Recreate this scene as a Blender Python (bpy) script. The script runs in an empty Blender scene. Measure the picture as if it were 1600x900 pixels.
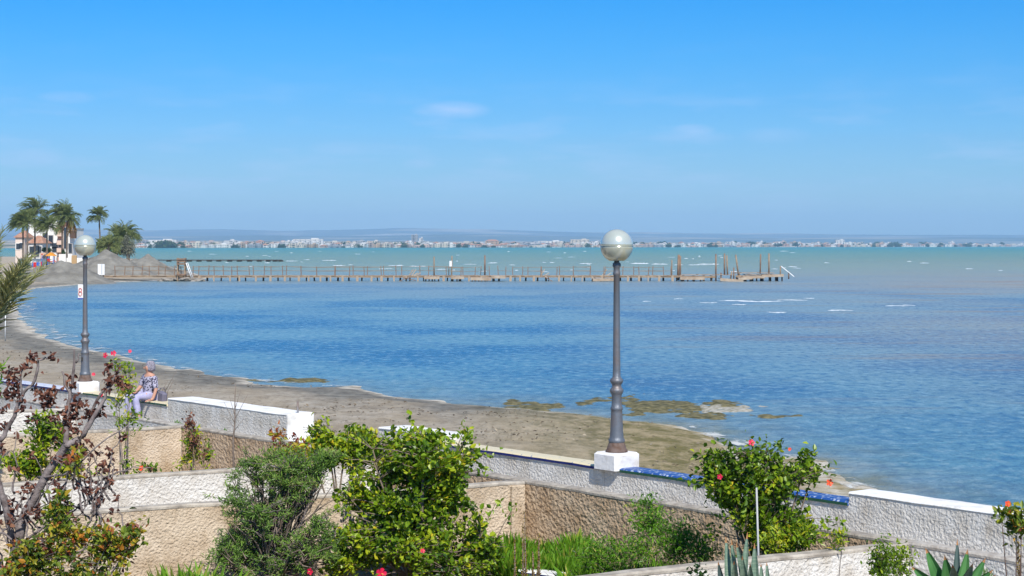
import bpy, math, random
import numpy as np
from mathutils import Vector, Matrix
R = math.radians
random.seed(7)
rng = np.random.default_rng(11)
scn = bpy.context.scene
C = scn.collection

# ---------------------------------------------------------------- camera
F = 2800.0          # focal length in photograph pixels (1600 wide)
HY = 383.5          # row of the horizon in the photograph
H = 4.5             # eye height above the water
cd = bpy.data.cameras.new('camera'); cam = bpy.data.objects.new('camera', cd); C.objects.link(cam)
cam.location = (0, 0, H); cam.rotation_euler = (R(90), 0, 0)
cd.sensor_width = 36; cd.lens = F / 1600 * 36
cd.shift_y = -(450 - HY) / 1600
cd.clip_start = 0.1; cd.clip_end = 60000
scn.camera = cam
scn.render.resolution_x = 1024; scn.render.resolution_y = 576

# ---------------------------------------------------------------- light
SUN_EL, SX, SY = 46, 0.27, -0.96      # the sun stands behind the camera, to the right
w = bpy.data.worlds.new('World'); scn.world = w; w.use_nodes = True
nt = w.node_tree; nt.nodes.clear()
def N(t, ty, **kw):
    n = t.nodes.new(ty)
    for k, v in kw.items(): setattr(n, k, v)
    return n
sky = N(nt, 'ShaderNodeTexSky'); sky.sky_type = 'NISHITA'; sky.sun_disc = False
sky.sun_elevation = R(SUN_EL); sky.sun_rotation = math.atan2(SX, SY)
sky.altitude = 0; sky.air_density = 1.0; sky.dust_density = 0.35; sky.ozone_density = 3.0
hs = N(nt, 'ShaderNodeHueSaturation'); hs.inputs['Saturation'].default_value = 1.28; hs.inputs['Hue'].default_value = 0.484
hs.inputs['Value'].default_value = 1.0
nt.links.new(sky.outputs[0], hs.inputs['Color'])
# thin wisps of cloud low in the sky
tc = N(nt, 'ShaderNodeTexCoord')
sep = N(nt, 'ShaderNodeSeparateXYZ'); nt.links.new(tc.outputs['Generated'], sep.inputs[0])
def mathn(t, op, a, b=None, c=None, clamp=False):
    n = N(t, 'ShaderNodeMath', operation=op); n.use_clamp = clamp
    for i, v in enumerate((a, b, c)):
        if v is None: continue
        if isinstance(v, (int, float)): n.inputs[i].default_value = v
        else: t.links.new(v, n.inputs[i])
    return n.outputs[0]
mp = N(nt, 'ShaderNodeMapping'); mp.inputs['Scale'].default_value = (11, 11, 60)
# deep blue overhead of the horizon band, as on this very clear day
gr = N(nt, 'ShaderNodeValToRGB'); els = gr.color_ramp.elements
for p, c in ((0.0, (.50, .75, 1.10)), (.016, (.50, .74, 1.10)), (.045, (.39, .66, 1.06)), (.073, (.28, .60, 1.03)), (.105, (.15, .58, 1.06)), (.137, (.05, .55, 1.08)), (.30, (.26, .60, .98)), (.6, (.6, .78, .98))):
    e = els.new(p); e.color = (*c, 1)
els.remove(els[0]); els[-1].color = (.6, .78, .98, 1)
nt.links.new(sep.outputs[2], gr.inputs[0])
mg = N(nt, 'ShaderNodeMixRGB', blend_type='MULTIPLY'); mg.inputs[0].default_value = 1; nt.links.new(hs.outputs[0], mg.inputs[1]); nt.links.new(gr.outputs[0], mg.inputs[2])
nt.links.new(tc.outputs['Generated'], mp.inputs[0])
nz = N(nt, 'ShaderNodeTexNoise'); nz.inputs['Scale'].default_value = 1.6; nz.inputs['Detail'].default_value = 6; nz.inputs['Roughness'].default_value = 0.55
nt.links.new(mp.outputs[0], nz.inputs['Vector'])
cl = N(nt, 'ShaderNodeValToRGB'); cl.color_ramp.elements[0].position = 0.50; cl.color_ramp.elements[1].position = 0.74
nt.links.new(nz.outputs[0], cl.inputs[0])
band = N(nt, 'ShaderNodeValToRGB')
for p, v in ((0.0, 0), (0.012, 0.15), (0.035, .8), (0.07, .8), (0.085, .25), (0.12, 0)):
    e = band.color_ramp.elements.new(p); e.color = (v, v, v, 1)
band.color_ramp.elements.remove(band.color_ramp.elements[0]); band.color_ramp.elements[-1].color = (0, 0, 0, 1)
nt.links.new(sep.outputs[2], band.inputs[0])
cm = mathn(nt, 'MULTIPLY', mathn(nt, 'MULTIPLY', cl.outputs[0], band.outputs[0]), .5)
def puff(px, py, rx, ry, k):
    """one small cloud in the sky direction of a point of the photograph"""
    v = Vector(((px - 800) / F, 1, (HY - py) / F)).normalized()
    dx = mathn(nt, 'DIVIDE', mathn(nt, 'SUBTRACT', sep.outputs[0], v.x), rx / F)
    dz = mathn(nt, 'DIVIDE', mathn(nt, 'SUBTRACT', sep.outputs[2], v.z), ry / F)
    d = mathn(nt, 'ADD', mathn(nt, 'MULTIPLY', dx, dx), mathn(nt, 'MULTIPLY', dz, dz))
    front = mathn(nt, 'GREATER_THAN', sep.outputs[1], 0)
    f = mathn(nt, 'SUBTRACT', 1.0, d, clamp=True)
    f = mathn(nt, 'MULTIPLY', f, mathn(nt, 'MULTIPLY', nz2.outputs[0], k * 1.6), clamp=True)
    return mathn(nt, 'MULTIPLY', f, front)
mp2 = N(nt, 'ShaderNodeMapping'); mp2.inputs['Scale'].default_value = (30, 30, 90)
nt.links.new(tc.outputs['Generated'], mp2.inputs[0])
nz2 = N(nt, 'ShaderNodeTexNoise'); nz2.inputs['Scale'].default_value = 2.0; nz2.inputs['Detail'].default_value = 5
nt.links.new(mp2.outputs[0], nz2.inputs['Vector'])
for a in ((705, 172, 66, 16, .62), (1082, 204, 38, 12, .6), (105, 152, 46, 11, .35), (46, 247, 62, 18, .55), (535, 232, 60, 13, .35),
          (655, 256, 30, 9, .4), (205, 277, 50, 8, .3), (412, 280, 26, 5, .4), (738, 290, 50, 10, .3), (1210, 212, 60, 14, .25)):
    cm = mathn(nt, 'MAXIMUM', cm, puff(*a))
mx = N(nt, 'ShaderNodeMixRGB'); mx.inputs[2].default_value = (5.2, 6.3, 8.9, 1)
fc = mathn(nt, 'MULTIPLY', cm, 0.75)
nt.links.new(fc, mx.inputs[0]); nt.links.new(mg.outputs[0], mx.inputs[1])
bg = N(nt, 'ShaderNodeBackground'); bg.inputs[1].default_value = 0.093
nt.links.new(mx.outputs[0], bg.inputs[0])
wo = N(nt, 'ShaderNodeOutputWorld'); nt.links.new(bg.outputs[0], wo.inputs[0])

sd = bpy.data.lights.new('sun', 'SUN'); sd.energy = 4.2; sd.angle = R(0.55); sd.color = (1, .95, .87)
sun = bpy.data.objects.new('sun', sd); C.objects.link(sun)
hl = math.hypot(SX, SY); ce = math.cos(R(SUN_EL))
sdir = Vector((SX / hl * ce, SY / hl * ce, math.sin(R(SUN_EL))))
sun.rotation_euler = sdir.to_track_quat('Z', 'Y').to_euler()
vs = scn.view_settings; vs.view_transform = 'Standard'; vs.look = 'None'; vs.gamma = 1; vs.exposure = 0.45
vs.use_curve_mapping = False
cy = scn.cycles; cy.use_denoising = True; cy.max_bounces = 6; cy.diffuse_bounces = 2; cy.glossy_bounces = 3
cy.transmission_bounces = 3; cy.transparent_max_bounces = 8; cy.volume_bounces = 1; cy.caustics_reflective = False; cy.caustics_refractive = False

# ---------------------------------------------------------------- helpers
def P(px, py, z=0.0):
    """the point at height z seen at a pixel of the photograph"""
    d = (H - z) * F / (py - HY)
    return Vector(((px - 800) / F * d, d, z))
def PD(px, py, d):
    return Vector(((px - 800) / F * d, d, H - (py - HY) / F * d))

def mat(name, col, rough=.8, col2=None, scale=3, bump=0, bscale=20, detail=4, metal=0, spec=.3, stretch=(1, 1, 1), coat=0, thr=(.35, .65)):
    m = bpy.data.materials.new(name); m.use_nodes = True; t = m.node_tree
    b = t.nodes['Principled BSDF']
    b.inputs['Base Color'].default_value = (*col, 1); b.inputs['Roughness'].default_value = rough
    b.inputs['Metallic'].default_value = metal; b.inputs['Specular IOR Level'].default_value = spec
    b.inputs['Coat Weight'].default_value = coat
    tcn = N(t, 'ShaderNodeTexCoord'); mpn = N(t, 'ShaderNodeMapping'); mpn.inputs['Scale'].default_value = stretch
    t.links.new(tcn.outputs['Object'], mpn.inputs[0])
    if col2:
        n = N(t, 'ShaderNodeTexNoise'); n.inputs['Scale'].default_value = scale; n.inputs['Detail'].default_value = detail
        t.links.new(mpn.outputs[0], n.inputs['Vector'])
        r = N(t, 'ShaderNodeValToRGB'); r.color_ramp.elements[0].position = thr[0]; r.color_ramp.elements[1].position = thr[1]
        r.color_ramp.elements[0].color = (*col, 1); r.color_ramp.elements[1].color = (*col2, 1)
        t.links.new(n.outputs[0], r.inputs[0]); t.links.new(r.outputs[0], b.inputs['Base Color'])
    if bump:
        n = N(t, 'ShaderNodeTexNoise'); n.inputs['Scale'].default_value = bscale; n.inputs['Detail'].default_value = 4
        t.links.new(mpn.outputs[0], n.inputs['Vector'])
        bp = N(t, 'ShaderNodeBump'); bp.inputs['Distance'].default_value = bump; bp.inputs['Strength'].default_value = 1
        t.links.new(n.outputs[0], bp.inputs['Height']); t.links.new(bp.outputs[0], b.inputs['Normal'])
    return m

def leafmat(name, stops, rough=.45, trans=.3):
    """leaf colours picked per leaf by the face attribute lv"""
    m = bpy.data.materials.new(name); m.use_nodes = True; t = m.node_tree
    b = t.nodes['Principled BSDF']; b.inputs['Roughness'].default_value = rough; b.inputs['Specular IOR Level'].default_value = .4
    a = N(t, 'ShaderNodeAttribute', attribute_name='lv'); r = N(t, 'ShaderNodeValToRGB')
    r.color_ramp.interpolation = 'LINEAR'
    els = r.color_ramp.elements
    while len(els) < len(stops): els.new(.5)
    for e, (p, c) in zip(els, stops): e.position = p; e.color = (*c, 1)
    t.links.new(a.outputs['Fac'], r.inputs[0]); t.links.new(r.outputs[0], b.inputs['Base Color'])
    tr = N(t, 'ShaderNodeBsdfTranslucent'); t.links.new(r.outputs[0], tr.inputs[0])
    ms = N(t, 'ShaderNodeMixShader'); ms.inputs[0].default_value = trans
    t.links.new(b.outputs[0], ms.inputs[1]); t.links.new(tr.outputs[0], ms.inputs[2])
    t.links.new(ms.outputs[0], t.nodes['Material Output'].inputs[0])
    return m

def tag(o, label=None, cat=None, group=None, kind=None):
    if label: o['label'] = label
    if cat: o['category'] = cat
    if group: o['group'] = group
    if kind: o['kind'] = kind
    return o
def empty(name, loc, label, cat, group=None, rz=0):
    o = bpy.data.objects.new(name, None); C.objects.link(o); o.location = loc; o.rotation_euler = (0, 0, rz)
    return tag(o, label, cat, group)

class MB:
    """collects faces; build() links them as one mesh object"""
    def __init__(s): s.v = []; s.f = []; s.m = []; s.sm = []
    def add(s, vs, fs, mi=0, smooth=False):
        o = len(s.v); s.v += [tuple(v) for v in vs]
        for f in fs: s.f.append(tuple(i + o for i in f)); s.m.append(mi); s.sm.append(smooth)
        return s
    def box(s, c, size, rot=None, mi=0, bev=0.0):
        x, y, z = [k / 2 for k in size]
        if bev > 0:
            b = bev; vs = []
            for zz, i in ((-z, 0), (z - b, 0), (z, b)):
                for (sx, sy) in ((-1, -1), (1, -1), (1, 1), (-1, 1)):
                    xx, yy = x - i, y - i
                    if sx * sy > 0: vs += [(sx * xx, sy * (yy - b), zz), (sx * (xx - b), sy * yy, zz)]
                    else: vs += [(sx * (xx - b), sy * yy, zz), (sx * xx, sy * (yy - b), zz)]
            fs = [tuple(range(7, -1, -1)), tuple(range(16, 24))]
            for l in (0, 8):
                for k in range(8): fs.append((l + k, l + (k + 1) % 8, l + 8 + (k + 1) % 8, l + 8 + k))
        else:
            vs = [(-x, -y, -z), (x, -y, -z), (x, y, -z), (-x, y, -z), (-x, -y, z), (x, -y, z), (x, y, z), (-x, y, z)]
            fs = [(0, 3, 2, 1), (4, 5, 6, 7), (0, 1, 5, 4), (1, 2, 6, 5), (2, 3, 7, 6), (3, 0, 4, 7)]
        c = Vector(c); M = rot if rot is not None else Matrix.Identity(3)
        return s.add([c + M @ Vector(v) for v in vs], fs, mi)
    def bar(s, a, b, r, r2=None, n=6, mi=0, cap=True):
        return s.tube([a, b], [r, r if r2 is None else r2], n, mi, cap)
    def tube(s, pts, rad, n=6, mi=0, cap=True):
        pts = [Vector(p) for p in pts]; vs = []; L = len(pts)
        for i, p in enumerate(pts):
            d = (pts[min(i + 1, L - 1)] - pts[max(i - 1, 0)])
            d = d.normalized() if d.length > 1e-9 else Vector((0, 0, 1))
            ref = Vector((0.31, 0.95, 0.1)) if abs(d.z) > .7 else Vector((0, 0, 1))
            u = d.cross(ref).normalized(); v = d.cross(u)
            r = rad[i] if isinstance(rad, (list, tuple)) else rad
            for k in range(n):
                a = 2 * math.pi * k / n
                vs.append(p + u * (r * math.cos(a)) + v * (r * math.sin(a)))
        fs = []
        for i in range(L - 1):
            for k in range(n): fs.append((i * n + k, i * n + (k + 1) % n, (i + 1) * n + (k + 1) % n, (i + 1) * n + k))
        if cap: fs += [tuple(range(n - 1, -1, -1)), tuple(range((L - 1) * n, L * n))]
        return s.add(vs, fs, mi, True)
    def lathe(s, prof, c=(0, 0, 0), n=24, mi=0):
        vs = []; c = Vector(c)
        for r, z in prof:
            for k in range(n):
                a = 2 * math.pi * k / n; vs.append(c + Vector((r * math.cos(a), r * math.sin(a), z)))
        fs = []
        for i in range(len(prof) - 1):
            for k in range(n): fs.append((i * n + k, i * n + (k + 1) % n, (i + 1) * n + (k + 1) % n, (i + 1) * n + k))
        fs += [tuple(range(n - 1, -1, -1)), tuple(range((len(prof) - 1) * n, len(prof) * n))]
        return s.add(vs, fs, mi, True)
    def build(s, name, mats, parent=None):
        me = bpy.data.meshes.new(name); me.from_pydata(s.v, [], s.f)
        for m in (mats if isinstance(mats, (list, tuple)) else [mats]): me.materials.append(m)
        me.polygons.foreach_set('material_index', s.m); me.polygons.foreach_set('use_smooth', s.sm)
        me.update()
        o = bpy.data.objects.new(name, me); C.objects.link(o)
        if parent is not None: o.parent = parent
        return o

def npmesh(name, V, Fq, mats, parent=None, attr=None, smooth=False, mi=None):
    """mesh from numpy arrays: V (n,3), Fq (m,k)"""
    me = bpy.data.meshes.new(name); k = Fq.shape[1]
    me.vertices.add(len(V)); me.vertices.foreach_set('co', np.asarray(V, np.float32).ravel())
    me.loops.add(Fq.size); me.loops.foreach_set('vertex_index', Fq.astype(np.int32).ravel())
    me.polygons.add(len(Fq)); me.polygons.foreach_set('loop_start', np.arange(0, Fq.size, k, dtype=np.int32))
    me.polygons.foreach_set('loop_total', np.full(len(Fq), k, np.int32))
    me.polygons.foreach_set('use_smooth', np.full(len(Fq), smooth))
    for m in (mats if isinstance(mats, (list, tuple)) else [mats]): me.materials.append(m)
    if mi is not None: me.polygons.foreach_set('material_index', mi.astype(np.int32))
    if attr is not None:
        for an, dom, arr in attr:
            a = me.attributes.new(an, 'FLOAT', dom); a.data.foreach_set('value', np.asarray(arr, np.float32).ravel())
    me.update(calc_edges=True)
    o = bpy.data.objects.new(name, me); C.objects.link(o)
    if parent is not None: o.parent = parent
    return o

def nrm(a): return a / np.maximum(np.linalg.norm(a, axis=-1, keepdims=True), 1e-9)
def vnoise(x, y, seed=0):
    """smooth value noise on numpy arrays"""
    xi = np.floor(x).astype(np.int64); yi = np.floor(y).astype(np.int64); fx = x - xi; fy = y - yi
    def h(a, b):
        n = (a * 374761393 + b * 668265263 + seed * 1442695041) & 0x7fffffff
        n = (n ^ (n >> 13)) * 1274126177 & 0x7fffffff
        return ((n ^ (n >> 16)) & 0xffff) / 65535.0
    fx = fx * fx * (3 - 2 * fx); fy = fy * fy * (3 - 2 * fy)
    return (h(xi, yi) * (1 - fx) + h(xi + 1, yi) * fx) * (1 - fy) + (h(xi, yi + 1) * (1 - fx) + h(xi + 1, yi + 1) * fx) * fy
def fbm(x, y, seed=0, o=4):
    s = 0; a = .5; t = 0
    for i in range(o):
        s = s + a * vnoise(x, y, seed + i); t += a; a *= .5; x = x * 2.03; y = y * 2.03
    return s / t

def leaves_arrays(pos, d, up, size, ratio=.5, fold=.18, droop=.15):
    """leaf blades: 6 points, two folded quads each"""
    n = len(pos); d = nrm(d); side = nrm(np.cross(d, up)); nn = nrm(np.cross(side, d))
    L = size[:, None]; W = L * ratio / 2
    v = np.stack([pos, pos + d * L * .33 - side * W + nn * L * fold * ratio, pos + d * L * .7 - side * W * .78 + nn * L * fold * ratio * .6 - nn * L * droop * .4,
                  pos + d * L - nn * L * droop, pos + d * L * .7 + side * W * .78 + nn * L * fold * ratio * .6 - nn * L * droop * .4,
                  pos + d * L * .33 + side * W + nn * L * fold * ratio], 1).reshape(-1, 3)
    b = (np.arange(n) * 6)[:, None]
    f = np.concatenate([b + np.array([[0, 1, 2, 3]]), b + np.array([[0, 3, 4, 5]])], 1).reshape(-1, 4)
    return v, f

# ---------------------------------------------------------------- materials
def stucco(name, col, dirt, relief=.032, scale=17, dirt_amt=.5):
    m = bpy.data.materials.new(name); m.use_nodes = True; t = m.node_tree; b = t.nodes['Principled BSDF']
    b.inputs['Roughness'].default_value = .92; b.inputs['Specular IOR Level'].default_value = .15
    tcn = N(t, 'ShaderNodeTexCoord')
    n1 = N(t, 'ShaderNodeTexNoise'); n1.inputs['Scale'].default_value = 1.7; n1.inputs['Detail'].default_value = 8; n1.inputs['Roughness'].default_value = .65
    t.links.new(tcn.outputs['Object'], n1.inputs['Vector'])
    r = N(t, 'ShaderNodeValToRGB'); r.color_ramp.elements[0].position = .44; r.color_ramp.elements[1].position = .66
    r.color_ramp.elements[0].color = (0, 0, 0, 1); r.color_ramp.elements[1].color = (dirt_amt,) * 3 + (1,)
    t.links.new(n1.outputs[0], r.inputs[0])
    mixc = N(t, 'ShaderNodeMixRGB'); mixc.inputs[1].default_value = (*col, 1); mixc.inputs[2].default_value = (*dirt, 1)
    # rain streaks and grime running down from the top edge, splash dirt at the foot
    gz = N(t, 'ShaderNodeSeparateXYZ'); t.links.new(tcn.outputs['Object'], gz.inputs[0])
    mpz = N(t, 'ShaderNodeMapping'); mpz.inputs['Scale'].default_value = (1, 1, .12); t.links.new(tcn.outputs['Object'], mpz.inputs[0])
    n3 = N(t, 'ShaderNodeTexNoise'); n3.inputs['Scale'].default_value = 4; n3.inputs['Detail'].default_value = 6; n3.inputs['Roughness'].default_value = .7; t.links.new(mpz.outputs[0], n3.inputs['Vector'])
    top_ = mathn(t, 'SUBTRACT', 1.0, mathn(t, 'MULTIPLY', mathn(t, 'ABSOLUTE', mathn(t, 'SUBTRACT', gz.outputs[2], 1.12)), 3.2), clamp=True)
    st_ = mathn(t, 'MULTIPLY', mathn(t, 'MULTIPLY', top_, mathn(t, 'SUBTRACT', n3.outputs[0], .36), clamp=True), 3.4, clamp=True)
    bot_ = mathn(t, 'MULTIPLY', mathn(t, 'SUBTRACT', .35, mathn(t, 'ABSOLUTE', mathn(t, 'SUBTRACT', gz.outputs[2], .1)), clamp=True), 1.6, clamp=True)
    tot = mathn(t, 'MAXIMUM', mathn(t, 'MAXIMUM', mathn(t, 'MULTIPLY', st_, .85), r.outputs[0]), bot_)
    t.links.new(tot, mixc.inputs[0]); t.links.new(mixc.outputs[0], b.inputs['Base Color'])
    n2 = N(t, 'ShaderNodeTexNoise'); n2.inputs['Scale'].default_value = scale; n2.inputs['Detail'].default_value = 3; n2.inputs['Distortion'].default_value = .5
    v = N(t, 'ShaderNodeTexVoronoi'); v.inputs['Scale'].default_value = scale; v.feature = 'SMOOTH_F1'
    t.links.new(tcn.outputs['Object'], n2.inputs['Vector']); t.links.new(tcn.outputs['Object'], v.inputs['Vector'])
    s = mathn(t, 'ADD', n2.outputs[0], mathn(t, 'MULTIPLY', v.outputs['Distance'], .6))
    bp = N(t, 'ShaderNodeBump'); bp.inputs['Distance'].default_value = relief; bp.inputs['Strength'].default_value = 1
    t.links.new(s, bp.inputs['Height']); t.links.new(bp.outputs[0], b.inputs['Normal'])
    return m
M = {}
M['white'] = stucco('white_stucco', (.74, .715, .67), (.42, .36, .28), .024, 27, .6)
M['whitesmooth'] = mat('white_limewash', (.80, .79, .77), .8, (.56, .53, .48), 3.2, .010, 18, detail=8, thr=(.5, .78))
M['tan'] = stucco('tan_stucco', (.60, .455, .31), (.38, .24, .13), .036, 19, .85)
M['peach'] = stucco('peach_render', (.62, .51, .385), (.36, .26, .16), .024, 30, .85)
M['cap'] = mat('cement_cap', (.27, .235, .195), .95, (.48, .43, .36), 6, .012, 30)
M['capw'] = mat('pale_cap', (.52, .48, .42), .95, (.32, .28, .24), 6, .012, 30)
M['soil'] = mat('garden_soil', (.16, .115, .075), .95, (.26, .2, .13), 2, .05, 9)
M['promenade'] = mat('promenade_concrete', (.38, .35, .31), .9, (.48, .45, .4), 2, .004, 30)

# ---------------------------------------------------------------- where the walls run
pA = P(764, 702.4, 1.22); u = Vector((.629, -.777, 0)).normalized(); nb = Vector((.777, .629, 0)).normalized()
def along(px, off=0.0):
    """point of the sea wall's front line (moved back by off) in line with a column of the photograph"""
    q = pA + nb * off; k = (px - 800) / F
    s = (k * q.y - q.x) / (u.x - k * u.y)
    r = q + u * s; return Vector((r.x, r.y, 0))
ANG = math.atan2(u.y, u.x)

# ---------------------------------------------------------------- ground
shore_px = [(1700, 880), (1500, 822), (1345, 768), (1290, 745), (1230, 722), (1150, 692), (1100, 676), (1068, 662), (1000, 653), (930, 648), (850, 640),
            (730, 628), (620, 613), (545, 606), (420, 599), (330, 586), (250, 571), (180, 556), (110, 541), (60, 522), (38, 505), (30, 490),
            (22, 470), (30, 456), (60, 450), (160, 441.5), (240, 438.5), (315, 437), (328, 434), (300, 426), (258, 415), (224, 405)]
SH = np.array([[P(*q).x, P(*q).y] for q in shore_px])
SH = np.vstack([[40, -30], [14, 14], SH, [-400, 950], [-3000, 1500]])
poly = np.vstack([SH, [-3000, -200], [40, -200]])
def seg_dist(X, Y, L):
    d = np.full(X.shape, 1e9)
    for a, b in zip(L[:-1], L[1:]):
        ex, ey = b - a; t = np.clip(((X - a[0]) * ex + (Y - a[1]) * ey) / (ex * ex + ey * ey), 0, 1)
        d = np.minimum(d, np.hypot(X - a[0] - t * ex, Y - a[1] - t * ey))
    return d
def inside(X, Y, L):
    r = np.zeros(X.shape, bool); j = len(L) - 1
    for i in range(len(L)):
        xi, yi = L[i]; xj, yj = L[j]
        c = ((yi > Y) != (yj > Y)) & (X < (xj - xi) * (Y - yi) / (yj - yi + 1e-12) + xi); r ^= c; j = i
    return r
CO0, CO1 = np.array([-800., 2800.]), np.array([2800., 7500.])       # the far coast runs through these two points
cdir = (CO1 - CO0) / np.linalg.norm(CO1 - CO0); cn = np.array([-cdir[1], cdir[0]])
def far_d(X, Y): return (X - CO0[0]) * cn[0] + (Y - CO0[1]) * cn[1]
def sea_d(X, Y):
    d = seg_dist(X, Y, SH); return np.where(inside(X, Y, poly), d, -d)
def height(X, Y):
    d = sea_d(X, Y) + (fbm(X * .6, Y * .30, 3) - .5) * np.where((X > -12) & (Y > 36), 3.6, 1.4) - np.clip(6 - np.abs(Y - 27), 0, 3) * .3 * (X > 0)
    h = np.where(d > 0, .62 * (1 - np.exp(-d / 9)) + np.clip(d - 40, 0, 100) * .012, np.maximum(d * .07, -2.5))
    h = h + np.where(d > 1, (fbm(X * 1.1, Y * .8, 9) - .5) * .13 * np.clip(d / 4, 0, 1), 0)
    h = h + np.clip(far_d(X, Y), 0, 60) * .05 + np.clip(far_d(X, Y) - 60, 0, 400) * .016 + np.clip(far_d(X, Y) - 460, 0, 4000) * .006
    sw = (X - pA.x) * nb.x + (Y - pA.y) * nb.y
    return np.where(sw < .15, np.minimum(h, -.2), h), d
ys = np.concatenate([np.geomspace(14, 320, 430), np.geomspace(325, 18000, 90)])
rs = np.linspace(-.62, .62, 330)
YY, RR = np.meshgrid(ys, rs, indexing='ij'); XX = YY * RR
hh, dd = height(XX, YY)
V = np.stack([XX, YY, hh], -1).reshape(-1, 3); nr, nc = XX.shape
ii = (np.arange(nr - 1)[:, None] * nc + np.arange(nc - 1)[None]).ravel()
Fq = np.stack([ii, ii + 1, ii + nc + 1, ii + nc], 1)
m = bpy.data.materials.new('beach_sand'); m.use_nodes = True; t = m.node_tree; b = t.nodes['Principled BSDF']
b.inputs['Roughness'].default_value = .9; b.inputs['Specular IOR Level'].default_value = .15
tcn = N(t, 'ShaderNodeTexCoord'); at = N(t, 'ShaderNodeAttribute', attribute_name='shore')
def tnoise(t, tcn, scale, detail=5, st=(1, 1, 1), rough=.55):
    mpn = N(t, 'ShaderNodeMapping'); mpn.inputs['Scale'].default_value = st; t.links.new(tcn, mpn.inputs[0])
    n = N(t, 'ShaderNodeTexNoise'); n.inputs['Scale'].default_value = scale; n.inputs['Detail'].default_value = detail; n.inputs['Roughness'].default_value = rough
    t.links.new(mpn.outputs[0], n.inputs['Vector']); return n.outputs[0]
def ramp(t, fac, stops, interp='LINEAR'):
    r = N(t, 'ShaderNodeValToRGB'); r.color_ramp.interpolation = interp; els = r.color_ramp.elements
    while len(els) < len(stops): els.new(.5)
    for e, (p, c) in zip(els, stops): e.position = p; e.color = (*c, 1) if isinstance(c, tuple) else (c, c, c, 1)
    t.links.new(fac, r.inputs[0]); return r.outputs[0]
def mixc(t, f, a, b_):
    n = N(t, 'ShaderNodeMixRGB')
    for i, v in enumerate((f, a, b_)):
        if isinstance(v, tuple): n.inputs[i].default_value = (*v, 1)
        elif isinstance(v, (int, float)): n.inputs[i].default_value = v
        else: t.links.new(v, n.inputs[i])
    return n.outputs[0]
oc = tcn.outputs['Object']
nA = tnoise(t, oc, .45, 7, (1, .55, 1)); nB = tnoise(t, oc, 2.2, 8, (1, .5, 1), .7); nC = tnoise(t, oc, 4.5, 7, (1, .7, 1), .75)
base = ramp(t, nB, [(.3, (.29, .24, .175)), (.5, (.45, .385, .30)), (.72, (.58, .51, .41))])
base = mixc(t, ramp(t, nA, [(.42, 0.0), (.6, .6)]), base, (.36, .29, .20))
base = mixc(t, ramp(t, nC, [(.53, 0.0), (.63, .65)]), base, (.19, .16, .12))
dist = mathn(t, 'ADD', at.outputs['Fac'], mathn(t, 'MULTIPLY', mathn(t, 'SUBTRACT', nA, .5), 5))
dn = mathn(t, 'DIVIDE', dist, 20, clamp=True)
wet = ramp(t, dn, [(0, .4), (.03, .8), (.10, .9), (.19, .25), (.34, 0.0)])
base = mixc(t, wet, base, mixc(t, ramp(t, nB, [(.35, 0.0), (.65, 1.0)]), (.09, .088, .08), (.26, .25, .215)))
# algae and straw-coloured weed on the right hand flats
gp = N(t, 'ShaderNodeSeparateXYZ'); t.links.new(oc, gp.inputs[0])
right = mathn(t, 'MULTIPLY', ramp(t, mathn(t, 'MULTIPLY_ADD', gp.outputs[0], .06, .45), [(.35, 0.0), (.62, 1.0)]), ramp(t, dn, [(.0, 1.0), (.3, .9), (.5, 0.0)]))
alg = mixc(t, ramp(t, nB, [(.42, 0.0), (.58, 1.0)]), (.20, .17, .05), (.44, .34, .18))
base = mixc(t, mathn(t, 'MULTIPLY', right, .8), base, alg)
# pale scum line at the water's edge
edge = mathn(t, 'MULTIPLY', ramp(t, mathn(t, 'MULTIPLY_ADD', at.outputs['Fac'], .4, .4), [(.12, 0.0), (.36, 1.0), (.56, 1.0), (.78, 0.0)]), ramp(t, tnoise(t, oc, 1.6, 6), [(.42, 0.0), (.56, .9)]))
base = mixc(t, edge, base, (.66, .60, .50))
farm = ramp(t, mathn(t, 'MULTIPLY', gp.outputs[1], .0005), [(.6, 0.0), (.9, 1.0)])
land = mixc(t, ramp(t, tnoise(t, oc, .006, 6, (1, .2, 1)), [(.45, 0.0), (.55, 1.0)]), (.07, .09, .05), (.42, .36, .27))
base = mixc(t, farm, base, land)
t.links.new(base, b.inputs['Base Color'])
bp = N(t, 'ShaderNodeBump'); bp.inputs['Distance'].default_value = .10
t.links.new(mathn(t, 'ADD', nC, mathn(t, 'MULTIPLY', nB, .8)), bp.inputs['Height']); t.links.new(bp.outputs[0], b.inputs['Normal'])
g = npmesh('ground', V, Fq, m, attr=[('shore', 'POINT', dd.ravel())], smooth=True)
tag(g, 'grey brown sand of the beach and the flat land round the bay', 'sand', kind='structure')

# ---------------------------------------------------------------- water
m = bpy.data.materials.new('lagoon_water'); m.use_nodes = True; t = m.node_tree; b = t.nodes['Principled BSDF']
tcn = N(t, 'ShaderNodeTexCoord'); oc = tcn.outputs['Object']; gp = N(t, 'ShaderNodeSeparateXYZ'); t.links.new(oc, gp.inputs[0])
big = tnoise(t, oc, .022, 5, (1, .5, 1)); mid = tnoise(t, oc, .09, 6, (.7, .55, 1)); fine = tnoise(t, oc, 2.8, 7, (1.2, .9, 1), .65)
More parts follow.
